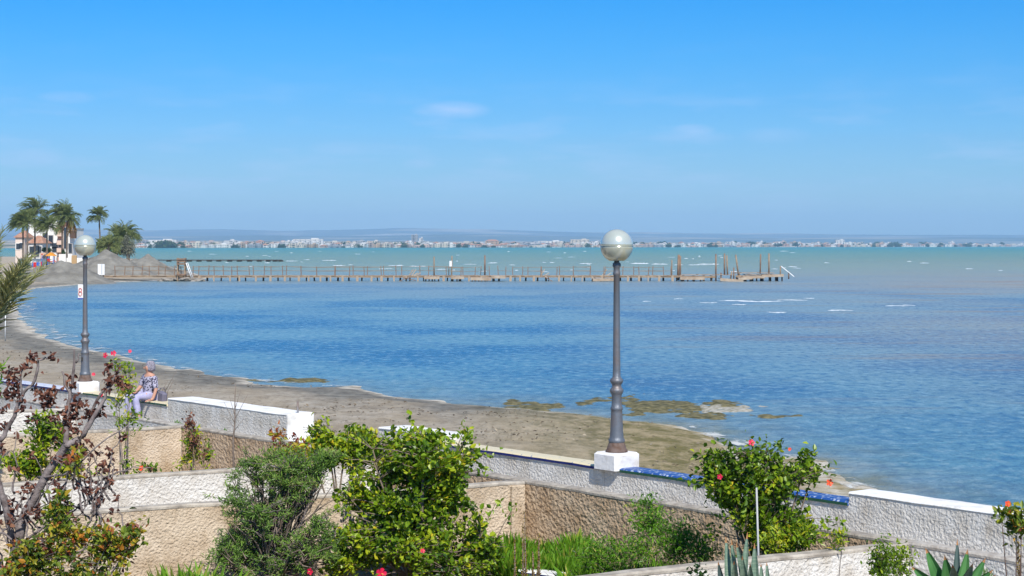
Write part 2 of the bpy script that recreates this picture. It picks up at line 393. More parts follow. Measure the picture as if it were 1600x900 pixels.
# silt and depth colour the water by distance from the beach; log scale of y
ly = mathn(t, 'LOGARITHM', mathn(t, 'ADD', gp.outputs[1], mathn(t, 'MULTIPLY', mathn(t, 'MULTIPLY', mathn(t, 'SUBTRACT', big, .5), gp.outputs[1]), .5)), 10)
lf = mathn(t, 'DIVIDE', mathn(t, 'SUBTRACT', ly, 1.4), 2.2, clamp=True)      # 25 m -> 0, 4000 m -> 1
colr = ramp(t, lf, [(.0, (.08, .25, .38)), (.20, (.11, .28, .40)), (.33, (.17, .31, .38)), (.40, (.22, .30, .35)), (.46, (.24, .30, .29)), (.53, (.25, .31, .21)), (.62, (.21, .275, .16)), (.74, (.14, .26, .15)), (.9, (.04, .21, .13))])
# ruffled darker patches and brown, silty patches to the right
blueband = ramp(t, lf, [(.30, 1.0), (.42, .25), (.5, .06)])
colr = mixc(t, mathn(t, 'MULTIPLY', blueband, ramp(t, mid, [(.44, 0.0), (.58, .85)])), colr, (.010, .13, .31))
rt = ramp(t, mathn(t, 'DIVIDE', gp.outputs[0], mathn(t, 'ADD', gp.outputs[1], 1)), [(-.0, 0.0), (.30, 1.0)])
nearf = ramp(t, lf, [(.08, 0.0), (.25, .8), (.42, 1.0), (.52, .4), (.66, 0.0)])
silt = mathn(t, 'MULTIPLY', mathn(t, 'MULTIPLY', rt, nearf), ramp(t, big, [(.35, .2), (.6, 1.0)]))
colr = mixc(t, mathn(t, 'MULTIPLY', silt, .95), colr, (.37, .31, .23))
streak = tnoise(t, oc, 1.7, 8, (1.6, .8, 1), .7)
colr = mixc(t, ramp(t, streak, [(.51, 0.0), (.62, .6)]), colr, mixc(t, blueband, (.32, .38, .27), (.26, .42, .52)))
colr = mixc(t, ramp(t, streak, [(.38, .65), (.48, 0.0)]), colr, mixc(t, blueband, (.10, .21, .18), (.012, .12, .30)))
brown = mathn(t, 'MULTIPLY', mathn(t, 'MULTIPLY', rt, nearf), ramp(t, tnoise(t, oc, .16, 6, (.35, 1, 1), .65), [(.54, 0.0), (.62, .8)]))
colr = mixc(t, brown, colr, (.34, .22, .12))
sh = N(t, 'ShaderNodeAttribute', attribute_name='shore'); sn = mathn(t, 'ADD', sh.outputs['Fac'], mathn(t, 'MULTIPLY', mathn(t, 'SUBTRACT', tnoise(t, oc, 1.2, 6, (1, .6, 1), .65), .5), 2.4))
near_ = ramp(t, mathn(t, 'MULTIPLY_ADD', sn, .1, .8), [(.0, 0.0), (.45, .12), (.66, .45), (.8, .9)])
wide = mathn(t, 'MULTIPLY', near_, ramp(t, mathn(t, 'MULTIPLY_ADD', gp.outputs[0], .06, .45), [(.2, .45), (.6, 1.0)]))
colr = mixc(t, wide, colr, mixc(t, ramp(t, tnoise(t, oc, .9, 6, (1, .6, 1), .6), [(.4, 0.0), (.6, 1.0)]), (.30, .33, .30), (.22, .20, .10)))
t.links.new(colr, b.inputs['Base Color'])
b.inputs['Roughness'].default_value = .25; b.inputs['IOR'].default_value = 1.33; b.inputs['Specular IOR Level'].default_value = .16
b1 = N(t, 'ShaderNodeBump'); b1.inputs['Distance'].default_value = .30; b1.inputs['Strength'].default_value = .9
t.links.new(fine, b1.inputs['Height'])
b2 = N(t, 'ShaderNodeBump'); b2.inputs['Distance'].default_value = 1.2; b2.inputs['Strength'].default_value = .6
t.links.new(tnoise(t, oc, .22, 6, (.4, 1, 1)), b2.inputs['Height']); t.links.new(b1.outputs[0], b2.inputs['Normal'])
t.links.new(b2.outputs[0], b.inputs['Normal'])
Vw = np.stack([XX, YY, 0 * XX], -1).reshape(-1, 3)
o = npmesh('water', Vw, Fq, m, attr=[('shore', 'POINT', dd.ravel())])
tag(o, 'wind ruffled blue lagoon water, greener towards the far shore', 'water', kind='structure')

# seaweed banks lying in the shallows, their heights crossing the water's surface
M['weed'] = mat('seaweed_mass', (.075, .07, .028), .8, (.21, .18, .085), 5, .04, 8, thr=(.4, .62))
M['scum'] = mat('dried_scum', (.44, .42, .37), .9, (.22, .20, .13), 7, .03, 8)
def weed_bank(c0, c1, ww, seed, hgt=.10, m_=None, thr=.46):
    a, b_ = P(*c0), P(*c1); n1 = max(30, int((b_ - a).length / .10)); n2 = max(14, int(ww / .14))
    s, q = np.meshgrid(np.linspace(0, 1, n1), np.linspace(-1, 1, n2), indexing='ij')
    d = (b_ - a); pr = Vector((-d.y, d.x, 0)).normalized()
    X = a.x + d.x * s + pr.x * q * ww / 2; Y = a.y + d.y * s + pr.y * q * ww / 2
    env = np.minimum(1, np.minimum(s, 1 - s) * 6) * (1 - q ** 2)
    Z = (fbm(X * 1.5, Y * .55, seed, 5) * 1.15 + fbm(X * 6, Y * 2.5, seed + 7, 3) * .5 + env * .42 - thr - .80) * hgt * 2.2
    Z = np.minimum(Z, .022 + .05 * fbm(X * 4, Y * 4, seed + 4))
    V = np.stack([X, Y, Z], -1).reshape(-1, 3); ii = (np.arange(n1 - 1)[:, None] * n2 + np.arange(n2 - 1)[None]).ravel()
    o = npmesh('seaweed_bank', V, np.stack([ii, ii + 1, ii + n2 + 1, ii + n2], 1), m_ or M['weed'], smooth=True)
    return o
tag(weed_bank((860, 622), (1170, 640), 6, 1), 'brown seaweed lying in the shallows behind the large lamp post', 'seaweed', kind='stuff')
tag(weed_bank((960, 640), (1215, 657), 3.4, 2), 'tongue of seaweed reaching into the water right of the large lamp post', 'seaweed', kind='stuff')
tag(weed_bank((725, 630), (900, 641), 5, 3), 'thin seaweed mat at the water edge left of the large lamp post', 'seaweed', kind='stuff')
tag(weed_bank((385, 592), (540, 597), 3.2, 5), 'thin dark line of seaweed off the beach on the left', 'seaweed', kind='stuff')
tag(weed_bank((1085, 632), (1160, 646), 5, 8, m_=M['scum'], thr=.5), 'pale dried scum on the end of the seaweed bank', 'scum', kind='stuff')

# dry weed litter strewn over the sand
M['litter'] = leafmat('dry_weed_litter', [(0, (.10, .08, .055)), (.5, (.20, .16, .11)), (1, (.42, .36, .27))], .9, 0)
n = 26000; ly_ = np.exp(rng.uniform(math.log(19), math.log(120), n)); lx_ = rng.uniform(-.36, .30, n) * ly_
ld = sea_d(lx_, ly_); lw_ = (lx_ - pA.x) * nb.x + (ly_ - pA.y) * nb.y
cl_ = fbm(lx_ * .5, ly_ * .35, 61); keep = (ld > .8) & (lw_ > .7) & (rng.uniform(0, 1, n) < np.clip((cl_ - .36) * 3.2, .04, 1) * (.35 + .65 * np.exp(-((ld - 5) / 5) ** 2)))
lx_, ly_ = lx_[keep], ly_[keep]; lz_ = height(lx_, ly_)[0] + .012; k = len(lx_); dr_ = np.stack([rng.normal(size=k), rng.normal(size=k), rng.normal(0, .25, k)], 1)
Vl, fl_ = leaves_arrays(np.stack([lx_, ly_, lz_], 1), dr_, np.tile([0, 0, 1.0], (k, 1)) + rng.normal(0, .3, (k, 3)), rng.uniform(.03, .11, k), .6, .3, -.1)
tag(npmesh('beach_litter', Vl, fl_, M['litter'], attr=[('lv', 'FACE', np.repeat(np.clip(rng.normal(.4, .25, k), 0, 1), 2))]), 'dry weed and leaf litter strewn over the beach', 'litter', kind='stuff')

# foam: shore line and breaking crests
mf = bpy.data.materials.new('foam'); mf.use_nodes = True; t = mf.node_tree; b = t.nodes['Principled BSDF']
b.inputs['Base Color'].default_value = (.66, .66, .62, 1); b.inputs['Roughness'].default_value = .8
tcn = N(t, 'ShaderNodeTexCoord'); fa = ramp(t, tnoise(t, tcn.outputs['Object'], 1.3, 6, (1, .5, 1), .7), [(.52, 0.0), (.64, .85)])
tb = N(t, 'ShaderNodeBsdfTransparent'); ms = N(t, 'ShaderNodeMixShader'); t.links.new(fa, ms.inputs[0]); t.links.new(tb.outputs[0], ms.inputs[1]); t.links.new(b.outputs[0], ms.inputs[2])
t.links.new(ms.outputs[0], t.nodes['Material Output'].inputs[0])
def shore_ribbon(i0, i1, w0, off):
    pts = []
    for a, b_ in zip(SH[i0:i1], SH[i0 + 1:i1 + 1]):
        k = max(2, int(np.linalg.norm(b_ - a) / .5))
        for q in range(k): pts.append(a + (b_ - a) * q / k)
    pts = np.array(pts); tg = np.gradient(pts, axis=0); nn = np.stack([-tg[:, 1], tg[:, 0]], 1); nn /= np.linalg.norm(nn, axis=1)[:, None]
    # water side of the line
    test = pts + nn * .5; sgn = np.where(inside(test[:, 0], test[:, 1], poly), -1, 1)[:, None]; nn = nn * sgn
    j = (fbm(np.arange(len(pts)) * .18, np.zeros(len(pts)), 4) - .5)[:, None]
    rows = [pts + nn * (off - w0 * .5 + j * w0 * 1.6), pts + nn * (off + j * w0 * 2), pts + nn * (off + w0 * (.6 + 2.2 * (j + .3)))]
    zs = (.035, .05, .018); V = np.concatenate([np.concatenate([r, np.full((len(r), 1), z)], 1) for r, z in zip(rows, zs)])
    L = len(pts); i = np.arange(L - 1); f = np.concatenate([np.stack([i + r * L, i + 1 + r * L, i + 1 + (r + 1) * L, i + (r + 1) * L], 1) for r in (0, 1)])
    return V, f
ix = lambda q: shore_px.index(q) + 2
V, f = shore_ribbon(ix((180, 556)), ix((30, 456)), .8, .2)
tag(npmesh('foam', V, f, mf, smooth=True), 'white foam where the small waves break on the left of the bay', 'foam', kind='stuff')
V, f = shore_ribbon(ix((1500, 822)), ix((1068, 662)), .35, .05)
tag(npmesh('foam', V, f, mf, smooth=True), 'pale foam line on the sand behind the right hand shrub', 'foam', kind='stuff')
V, f = shore_ribbon(ix((545, 606)), ix((180, 556)), .35, .2)
tag(npmesh('foam', V, f, mf, smooth=True), 'thin pale line along the water edge of the left beach', 'foam', kind='stuff')
M['crest'] = mat('foam_crest', (.84, .86, .86), .8, (.6, .66, .68), 1.5, .02, 6)
cb = MB()
def crest(mb, x, y, w_, d_, h_, seed):
    rnd = random.Random(seed); n = 12; vs = []; fs = []
    for i in range(n + 1):
        s = i / n; e = math.sin(math.pi * s) ** .6
        jj = rnd.uniform(.45, 1.15); xx = x + (s - .5) * w_; yo = y + rnd.uniform(-.2, .2) * d_ + math.sin(s * 5 + seed) * d_ * .3
        vs += [(xx, yo - d_ * e * jj * .5, .004), (xx, yo - d_ * .1, h_ * e * jj), (xx, yo + d_ * e * jj * .6, .004)]
    for i in range(n):
        k = i * 3; fs += [(k, k + 3, k + 4, k + 1), (k + 1, k + 4, k + 5, k + 2)]
    mb.add(vs, fs, 0, True)
for i in range(64):
    py = 391 + 34 * random.random() ** 1.1; px = random.uniform(215, 1580)
    if px > 1250 and random.random() < .6: continue
    p = P(px, py); sc = p.y / F
    crest(cb, p.x, p.y, random.choice((4, 6, 9, 14)) * sc, p.y * .004 + .8, random.uniform(.25, .7) * sc + .02, i)
for px, py, w_, t_ in ((620, 415, 22, 2), (530, 415, 18, 2), (455, 408, 16, 1.6), (515, 407, 20, 1.6), (648, 416, 16, 1.5), (735, 413, 18, 1.5), (770, 411, 14, 2), (915, 412, 18, 2), (1000, 412, 26, 3),
                       (1030, 413, 22, 2.5), (1060, 414, 14, 2), (1108, 413, 30, 3), (1085, 414, 18, 2), (1072, 404, 7, 2), (600, 420, 14, 1.5), (690, 421, 16, 1.5), (800, 414, 9, 1.6), (1125, 400, 6, 1), (1245, 419, 6, 1)):
    p = P(px, py); crest(cb, p.x, p.y, w_ * p.y / F * 1.2, 5, t_ * .45 * p.y / F, px)
tag(cb.build('whitecaps', M['crest']), 'small white crests scattered over the green water beyond the jetty', 'whitecaps', kind='stuff')
cb = MB()
for px, py, w_, t_ in ((1150, 470, 46, 2.2), (1190, 471, 60, 2.2), (1238, 469, 40, 1.8), (1265, 466, 14, 1.2), (1108, 473, 24, 1.2), (1060, 467, 14, 1), (1010, 471, 12, 1), (1215, 488, 26, 1.4), (1312, 485, 34, 1.6),
                       (1400, 478, 30, 1.2), (1420, 477, 14, 1), (1155, 476, 20, 1)):
    p = P(px, py); crest(cb, p.x, p.y, w_ * p.y / F * 1.2, 1.4, t_ * .42 * p.y / F, px)
tag(cb.build('breaking_wave', M['crest']), 'white breaking ripples on the shallow water right of the large lamp post', 'waves', kind='stuff')

# ---------------------------------------------------------------- far shore
M['hill'] = mat('far_hill', (.08, .11, .09), .95, (.40, .36, .28), .0022, thr=(.50, .68), stretch=(.5, 1, 5))
def ridge(name, dist, pts, depth, seed, label):
    xs = np.linspace(-dist * .6, dist * .6, 260); base = np.interp(xs / dist * F + 800, [p[0] for p in pts], [p[1] for p in pts])
    top = (HY - base) / F * dist * (1 + .0 * xs) + (fbm(xs * .0012, xs * 0, seed) - .5) * dist * .0016
    ks = np.linspace(0, 1, 10); V = []
    for k in ks: V.append(np.stack([xs, dist + depth * (k - 1) + 0 * xs, H + top * (k ** 1.3) * (1 + .10 * (fbm(xs * .003, xs * 0 + k * 9, seed + 2) - .5) * (1 - k) * 3) - (1 - k) * 4], 1))
    for k in (.6, 0): V.append(np.stack([xs, dist + depth * (1 - k) * .5 + 0 * xs, H + top * k], 1))
    V = np.concatenate(V); n = len(xs); r = 12; ii = (np.arange(r - 1)[:, None] * n + np.arange(n - 1)[None]).ravel()
    tag(npmesh(name, V, np.stack([ii, ii + 1, ii + n + 1, ii + n], 1), M['hill'], smooth=True), label, 'hills', kind='structure')
ridge('hills', 16500, [(-400, 360), (200, 359), (340, 358), (440, 360), (560, 357.5), (620, 356), (700, 357), (760, 356.5), (820, 359), (900, 362), (1000, 362), (1200, 364), (1400, 366), (2000, 368)], 2500, 3, 'long low blue hills on the skyline')
ridge('hills', 12500, [(-400, 368), (220, 368), (400, 367), (520, 369), (700, 366), (820, 368), (1000, 370), (1300, 371), (2000, 372)], 2500, 8, 'lower blue slope in front of the skyline hills')

wallcols = {'white': (.70, .69, .67), 'cream': (.58, .52, .43), 'ochre': (.46, .33, .22), 'pink': (.52, .38, .32), 'grey': (.32, .34, .37)}
WM = {k: mat('house_wall_' + k, v, .85, tuple(c * .85 for c in v), .3) for k, v in wallcols.items()}
M['tile'] = mat('terracotta_roof', (.34, .16, .10), .85, (.44, .26, .18), 2)
M['glassd'] = mat('window_glass', (.03, .04, .055), .12, spec=.6)
M['flat'] = mat('flat_roof', (.50, .47, .44), .9, (.36, .34, .32), .5)
def block_mesh(name, w_, d_, h_, storeys, wall, hip):
    mb = MB(); mb.box((0, 0, h_ / 2 - 1), (w_, d_, h_ + 2), mi=0)
    if hip:
        e = .5; rh = min(w_, d_) * .24; L = max(.5, (w_ - d_) / 2)
        mb.add([(-w_ / 2 - e, -d_ / 2 - e, h_ + .01), (w_ / 2 + e, -d_ / 2 - e, h_ + .01), (w_ / 2 + e, d_ / 2 + e, h_ + .01), (-w_ / 2 - e, d_ / 2 + e, h_ + .01), (-L, 0, h_ + rh), (L, 0, h_ + rh)],
               [(0, 1, 5, 4), (1, 2, 5), (2, 3, 4, 5), (3, 0, 4), (3, 2, 1, 0)], 1)
    else:
        mb.box((0, 0, h_ + .25), (w_ - .6, d_ - .6, .5), mi=3)
        mb.box((w_ * .22, d_ * .1, h_ + 1.2), (w_ * .25, d_ * .4, 2.4), mi=0)
    for s in range(storeys):
        z = (s + .55) * h_ / storeys; n = max(2, int(w_ / 3.2))
        for i in range(n):
            x = (i + .5) / n * w_ - w_ / 2
            if i % 3 == 1 and s > 0:
                mb.box((x, -d_ / 2 - .6, z - .9), (w_ / n * 1.1, 1.2, .9), mi=0); mb.box((x, -d_ / 2 - .02, z + .2), (w_ / n * .8, .05, 1.7), mi=2)
            else: mb.box((x, -d_ / 2 - .02, z), (w_ / n * .42, .06, 1.4), mi=2)
    o = mb.build(name, [WM[wall], M['tile'], M['glassd'], M['flat']])
    me = o.data; bpy.data.objects.remove(o); return me
kinds = []
desc = {'white': 'white', 'cream': 'cream', 'ochre': 'ochre', 'pink': 'pinkish', 'grey': 'blue-grey'}
for wall in ('white', 'white', 'cream', 'ochre', 'pink', 'grey'):
    for (w_, d_, h_, st, hip, nm) in ((11, 9, 5.6, 2, True, 'far_house'), (16, 10, 8.5, 3, False, 'apartment_block'), (26, 11, 6, 2, False, 'row_house')):
        adj = {'far_house': 'small %s tiled house', 'apartment_block': '%s flat-roofed block', 'row_house': 'long low %s terrace'}[nm] % desc[wall]
        kinds.append((nm, block_mesh(nm, w_, d_, h_, st, wall, hip), adj, {'far_house': 'house', 'apartment_block': 'apartment block', 'row_house': 'house'}[nm], wall))
far_inst = []
def far_point(px, back):
    """a point of the far land: column of the photograph, metres behind the coast"""
    k = (px - 800) / F; a = CO0 + cn * back
    s = (k * a[1] - a[0]) / (cdir[0] - k * cdir[1]); q = a + cdir * s
    z = float(height(np.array([q[0]]), np.array([q[1]]))[0][0]); return Vector((q[0], q[1], z))
crot = math.atan2(cdir[1], cdir[0])
placed = 0
def region(px):
    for lim, s_ in ((330, 'by the dark trees'), (440, 'above the distant jetty'), (560, 'below the long white hall'), (645, 'left of the tall tower'), (770, 'right of the tall tower'), (940, 'left of the globe'),
                    (1060, 'right of the globe'), (1240, 'above the jetty head'), (1420, 'past the jetty head')):
        if px < lim: return s_
    return 'by the right edge'
for row, (back, n) in enumerate(((25, 130), (80, 112), (150, 92), (290, 66))):
    for i in range(n):
        f_ = (i + random.uniform(.15, .85)) / n; px = 213 + (1640 - 213) * f_ ** .92
        if row == 0 and 236 < px < 275: continue
        p = far_point(px, back + random.uniform(-14, 14))
        wts = [2.2 if k[4] == 'white' else 1.5 for k in kinds]; k = random.choices(kinds, wts)[0]
        if row == 0 and px > 1100 and random.random() < .35: continue
        o = bpy.data.objects.new(k[0], k[1]); C.objects.link(o); o.location = (p.x, p.y, p.z)
        o.rotation_euler = (0, 0, random.choice((0, 0, crot, crot * .6, -.3)) + random.uniform(-.15, .15))
        sx = random.uniform(.8, 1.5) * (1.0 + p.y / 11000); o.scale = (sx * (.85 if row else 1), 1.1, random.uniform(.65, 1.2) * (1 + row * .08))
        wh = 'far front row' if row == 0 else ('far second row' if row == 1 else ('far third row' if row == 2 else 'far back row'))
        tag(o, '%s, %s, %s' % (k[2], wh, region(px)), k[3], 'far town %s %s' % (wh, region(px))); placed += 1
def landmark(px, back, w_, d_, h_, st, wall, hip, label, cat='building', name='apartment_tower'):
    p = far_point(px, back); o = bpy.data.objects.new(name, block_mesh(name, w_, d_, h_, st, wall, hip)); C.objects.link(o); o.location = p
    tag(o, label, cat)
landmark(482, 120, 58, 20, 15, 4, 'white', False, 'long white hall standing above the far houses left of the middle', 'building', 'long_hall')
landmark(458, 150, 40, 14, 9, 3, 'cream', False, 'cream block attached-looking beside the long white far hall', 'building', 'apartment_block')
landmark(648, 160, 14, 12, 25, 8, 'grey', False, 'tall grey-white apartment tower, highest in the far town', 'tower')
landmark(658, 175, 8, 12, 18, 6, 'white', False, 'shorter white tower on the right of the tallest far tower', 'tower')
landmark(769, 110, 30, 14, 13, 3, 'ochre', True, 'orange building with a tiled roof in the far town', 'building', 'orange_building')
landmark(1312, 160, 26, 18, 19, 5, 'white', False, 'tall white block above the right part of the far town', 'building', 'white_block')
landmark(1325, 30, 26, 14, 14, 4, 'white', False, 'bright white block on the right part of the far waterfront', 'building', 'white_block')
landmark(860, 190, 60, 20, 12, 3, 'white', False, 'wide pale block behind the far town left of the large lamp globe', 'building', 'wide_block')
landmark(906, 200, 46, 20, 16, 4, 'cream', False, 'cream block behind the far town beside the large lamp globe', 'building', 'wide_block')
landmark(250, 420, 70, 24, 9, 2, 'white', False, 'low white shed far behind the dark trees on the left', 'building', 'long_shed')

FOL = [(0, (.012, .030, .008)), (.35, (.028, .062, .014)), (.7, (.05, .10, .02)), (1, (.085, .14, .03))]
M['farleaf'] = leafmat('far_foliage', FOL, .7, .1)
M['bark'] = mat('brown_bark', (.14, .10, .07), .9, (.22, .17, .12), 6, .01, 30)
def clump_mesh(name, rx, ry, rz, n, leaf, seed):
    """trunk and crown of a distant tree; returns the two meshes"""
    r_ = np.random.default_rng(seed); cl_ = r_.normal(size=(14, 3)); cl_ = nrm(cl_) * r_.uniform(.3, .85, (14, 1)); cl_[:, 2] = np.abs(cl_[:, 2])
    k = r_.integers(0, 14, n); p = cl_[k] + r_.normal(size=(n, 3)) * .2
    p = p * [rx, ry, rz] + [0, 0, rz * .45]; dr = r_.normal(size=(n, 3)); up = r_.normal(size=(n, 3)) + [0, 0, 1.2]
    V, f = leaves_arrays(p, dr, up, r_.uniform(.6, 1.2, n) * leaf, .8); lv = np.repeat(np.clip(r_.normal(.5, .2, n) + (cl_[k, 0]) * .1, 0, 1), 2)
    return V, f, lv
tv = [clump_mesh('crown', 9, 7, 7.5, 420, 2.4, s) for s in (1, 2, 3)]
tmesh = []
for V_, f_, lv_ in tv:
    o = npmesh('crown', V_, f_, M['farleaf'], attr=[('lv', 'FACE', lv_)]); cm_ = o.data; bpy.data.objects.remove(o)
    mb = MB(); mb.tube([(0, 0, -1), (.2, 0, 2), (0, .2, 6)], [.5, .4, .25], 6); mb.bar((0, 0, 2), (2, 0, 5), .25, .12); o = mb.build('trunk', M['bark']); tm_ = o.data; bpy.data.objects.remove(o)
    tmesh.append((cm_, tm_))
def far_tree(px, back, s, label, group):
    p = far_point(px, back) if not isinstance(px, Vector) else px; cm_, tm_ = random.choice(tmesh)
    e = empty('far_tree', p, label, 'tree', group, random.uniform(0, 6)); e.scale = (s, s, s)
    for nm, me in (('crown', cm_), ('trunk', tm_)): q = bpy.data.objects.new(nm, me); C.objects.link(q); q.parent = e
for px, s in ((238, .8), (244, 1.1), (250, 1.3), (256, 1.35), (262, 1.3), (268, 1.15), (274, .9)):
    far_tree(px, 20, s, 'dark tree in the clump at the left end of the far waterfront', 'dark trees at the left end of the far waterfront')
for i in range(170):
    px = random.uniform(225, 1620); back = random.choice((8, 60, 120, 230))
    rw = {8: 'on the waterfront', 60: 'behind the front houses', 120: 'in the middle rows', 230: 'at the back'}[back]
    far_tree(px, back, random.uniform(.45, .95) * (1 + max(0, px - 700) / 1500), 'dark tree of the far town, %s, %s' % (rw, region(px)), 'far trees %s %s' % (rw, region(px)))

# ---------------------------------------------------------------- haze
zt = 330
hz = MB(); hz.box((0, 9300, (zt - 8) / 2), (24600, 19400, zt + 8)); mh = bpy.data.materials.new('haze'); mh.use_nodes = True; t = mh.node_tree; t.nodes.clear()
pv = N(t, 'ShaderNodeVolumePrincipled'); pv.inputs['Color'].default_value = (.43, .69, 1, 1); pv.inputs['Density'].default_value = 0.9e-4; pv.inputs['Anisotropy'].default_value = .0
mo = N(t, 'ShaderNodeOutputMaterial'); t.links.new(pv.outputs[0], mo.inputs['Volume'])
tag(hz.build('haze', mh), 'pale blue sea haze', 'haze', kind='stuff')

# ---------------------------------------------------------------- sea wall
def wall_piece(a, b_, z0, z1, th, mats, name='wall', parent=None, cap=None, back=nb):
    """a wall from a to b (front line), thickness back; fine grid on the front so that its relief is uneven"""
    a = Vector((a.x, a.y, 0)); b_ = Vector((b_.x, b_.y, 0)); L = (b_ - a).length; d = (b_ - a).normalized()
    mb = MB(); vs = [a, b_, b_ + back * th, a + back * th]
    v = [Vector((q.x, q.y, z0)) for q in vs] + [Vector((q.x, q.y, z1)) for q in vs]
    mb.add(v, [(0, 1, 5, 4), (1, 2, 6, 5), (2, 3, 7, 6), (3, 0, 4, 7), (4, 5, 6, 7)])
    return mb.build(name, mats, parent)
def slab(a, b_, z0, z1, th, over, mats, name, parent, back=nb, mi_front=None, bev=.02):
    """coping slab with rounded arrises, overhanging by over"""
    a = Vector((a.x, a.y, 0)); b_ = Vector((b_.x, b_.y, 0)); d = (b_ - a).normalized()
    L = (b_ - a).length; n = max(2, int(L / .35)); mb = MB(); rnd = random.Random(int(L * 100))
    prof = [(-over, z0), (-over, z1 - bev), (-over + bev, z1), (th + over - bev, z1), (th + over, z1 - bev), (th + over, z0)]
    vs = []
    for i in range(n + 1):
        q = a + d * (L * i / n); jz = rnd.uniform(-.006, .006); jo = rnd.uniform(-.005, .005)
        for (o_, z) in prof:
            r = q + back * (o_ + jo); vs.append((r.x, r.y, z + jz))
    fs = []; mi = []; k = len(prof)
    for i in range(n):
        for j in range(k):
            fs.append((i * k + j, (i + 1) * k + j, (i + 1) * k + (j + 1) % k, i * k + (j + 1) % k)); mi.append(1 if (mi_front is not None and j == 0) else 0)
    o = len(mb.v); mb.v += vs; mb.f += fs; mb.m += mi; mb.sm += [False] * len(fs)
    mb.add([vs[j] for j in range(k)], [tuple(range(k))]); mb.add([vs[n * k + j] for j in range(k)], [tuple(range(k - 1, -1, -1))])
    return mb.build(name, mats, parent)
def tilemat(name, c1, c2, grout, sc=7, k_=.3):
    thr_ = [(k_ - .05, c1), (k_ + .04, c2)]
    m = bpy.data.materials.new(name); m.use_nodes = True; t = m.node_tree; b = t.nodes['Principled BSDF']
    b.inputs['Roughness'].default_value = .5
    tcn = N(t, 'ShaderNodeTexCoord'); mpn = N(t, 'ShaderNodeMapping'); mpn.inputs['Rotation'].default_value = (0, 0, -ANG); t.links.new(tcn.outputs['Object'], mpn.inputs[0])
    br = N(t, 'ShaderNodeTexBrick'); br.offset = 0; br.inputs['Scale'].default_value = 5; br.inputs['Brick Width'].default_value = 1; br.inputs['Row Height'].default_value = 1; br.inputs['Mortar Size'].default_value = .03
    v = N(t, 'ShaderNodeTexVoronoi'); v.inputs['Scale'].default_value = sc * 2; t.links.new(mpn.outputs[0], v.inputs['Vector']); t.links.new(mpn.outputs[0], br.inputs['Vector'])
    c = ramp(t, v.outputs['Distance'], thr_, 'LINEAR')
    t.links.new(mixc(t, br.outputs['Fac'], c, grout), b.inputs['Base Color']); return m
M['bluetile'] = tilemat('blue_glazed_tile', (.40, .48, .62), (.02, .08, .30), (.3, .34, .42))
M['sandtile'] = tilemat('sand_glazed_tile', (.20, .24, .35), (.72, .62, .40), (.6, .54, .40), 4, .14)
M['lilactile'] = tilemat('lilac_glazed_tile', (.35, .38, .55), (.62, .64, .72), (.5, .5, .5), 4)
M['navy'] = mat('navy_tile_edge', (.012, .022, .12), .25, (.02, .03, .16), 6)
M['green'] = mat('green_tile_edge', (.02, .075, .045), .25, (.03, .10, .06), 6)

sw = empty('sea_wall', pA.copy(), 'white stucco sea wall along the beach with raised parts and tiled seats', 'wall'); sw.location.z = 0
def swp(o):
    o.parent = sw; o.matrix_parent_inverse = Matrix.Translation(-sw.location); return o
def low(x0, x1, tile, edge, label):
    a, b_ = along(x0), along(x1)
    swp(wall_piece(a, b_, -.3, 1.16, .31, M['white'], 'low_wall'))
    tag(swp(slab(a, b_, 1.162, 1.22, .31, .02, [tile, edge], 'tiled_coping', None, mi_front=1)), label)
def high(x0, x1, th, ztop=1.34, label=None):
    a, b_ = along(x0), along(x1); d = (b_ - a).normalized()
    o = swp(wall_piece(a, b_, -.3, ztop - .028, th, M['white'], 'raised_wall'))
    swp(slab(a, b_, ztop - .026, ztop, th, .012, M['whitesmooth'], 'white_top', None))
    return o
low(-560, 122, M['lilactile'], M['navy'], 'lilac tiled seat with a navy edge')
low(122.5, 262, M['sandtile'], M['green'], 'sand coloured tiled seat with a green edge')
high(262.5, 447, .58)
# smooth white end face of the raised part
a = along(447.3) + u * .0; cf = MB(); cf.add([Vector((a.x, a.y, -.3)), Vector((a.x, a.y, 1.33)), Vector(((a + nb * .58).x, (a + nb * .58).y, 1.33)), Vector(((a + nb * .58).x, (a + nb * .58).y, -.3))] +
       [Vector(((a + u * .04).x, (a + u * .04).y, -.3)), Vector(((a + u * .04).x, (a + u * .04).y, 1.33)), Vector(((a + nb * .58 + u * .04).x, (a + nb * .58 + u * .04).y, 1.33)), Vector(((a + nb * .58 + u * .04).x, (a + nb * .58 + u * .04).y, -.3))],
       [(0, 1, 2, 3), (4, 7, 6, 5), (1, 5, 6, 2), (0, 4, 5, 1), (2, 6, 7, 3)])
swp(cf.build('end_face', M['whitesmooth']))
high(592, 690, .58)
low(690.5, 944, M['sandtile'], M['navy'], 'sand coloured tiled seat with a navy edge')
low(944.5, 1326, M['bluetile'], M['green'], 'blue tiled seat with a green edge')
high(1326.5, 2500, .42)
# plain step down to the sand where the wall is open
a, b_ = along(447.3) + u * .06, along(592); swp(wall_piece(a, b_, -.3, .70, .45, M['promenade'], 'threshold'))

# promenade between the sea wall and the garden wall
gA = P(822, 751, 1.15)
def galong(px, off=0.0):
    q = gA + nb * off; k = (px - 800) / F; s = (k * q.y - q.x) / (u.x - k * u.y); r = q + u * s; return Vector((r.x, r.y, 0))
a, b_ = along(-560, -.003), along(2500, -.003); c, d = galong(2500, .21), galong(-560, .21)
mb = MB(); mb.add([Vector((q.x, q.y, .77)) for q in (a, b_, c, d)] + [Vector((q.x, q.y, -.2)) for q in (a, b_, c, d)], [(3, 2, 1, 0), (0, 1, 5, 4), (1, 2, 6, 5), (2, 3, 7, 6), (3, 0, 4, 7)])
tag(mb.build('promenade', M['promenade']), 'narrow concrete walk behind the sea wall', 'path', kind='structure')
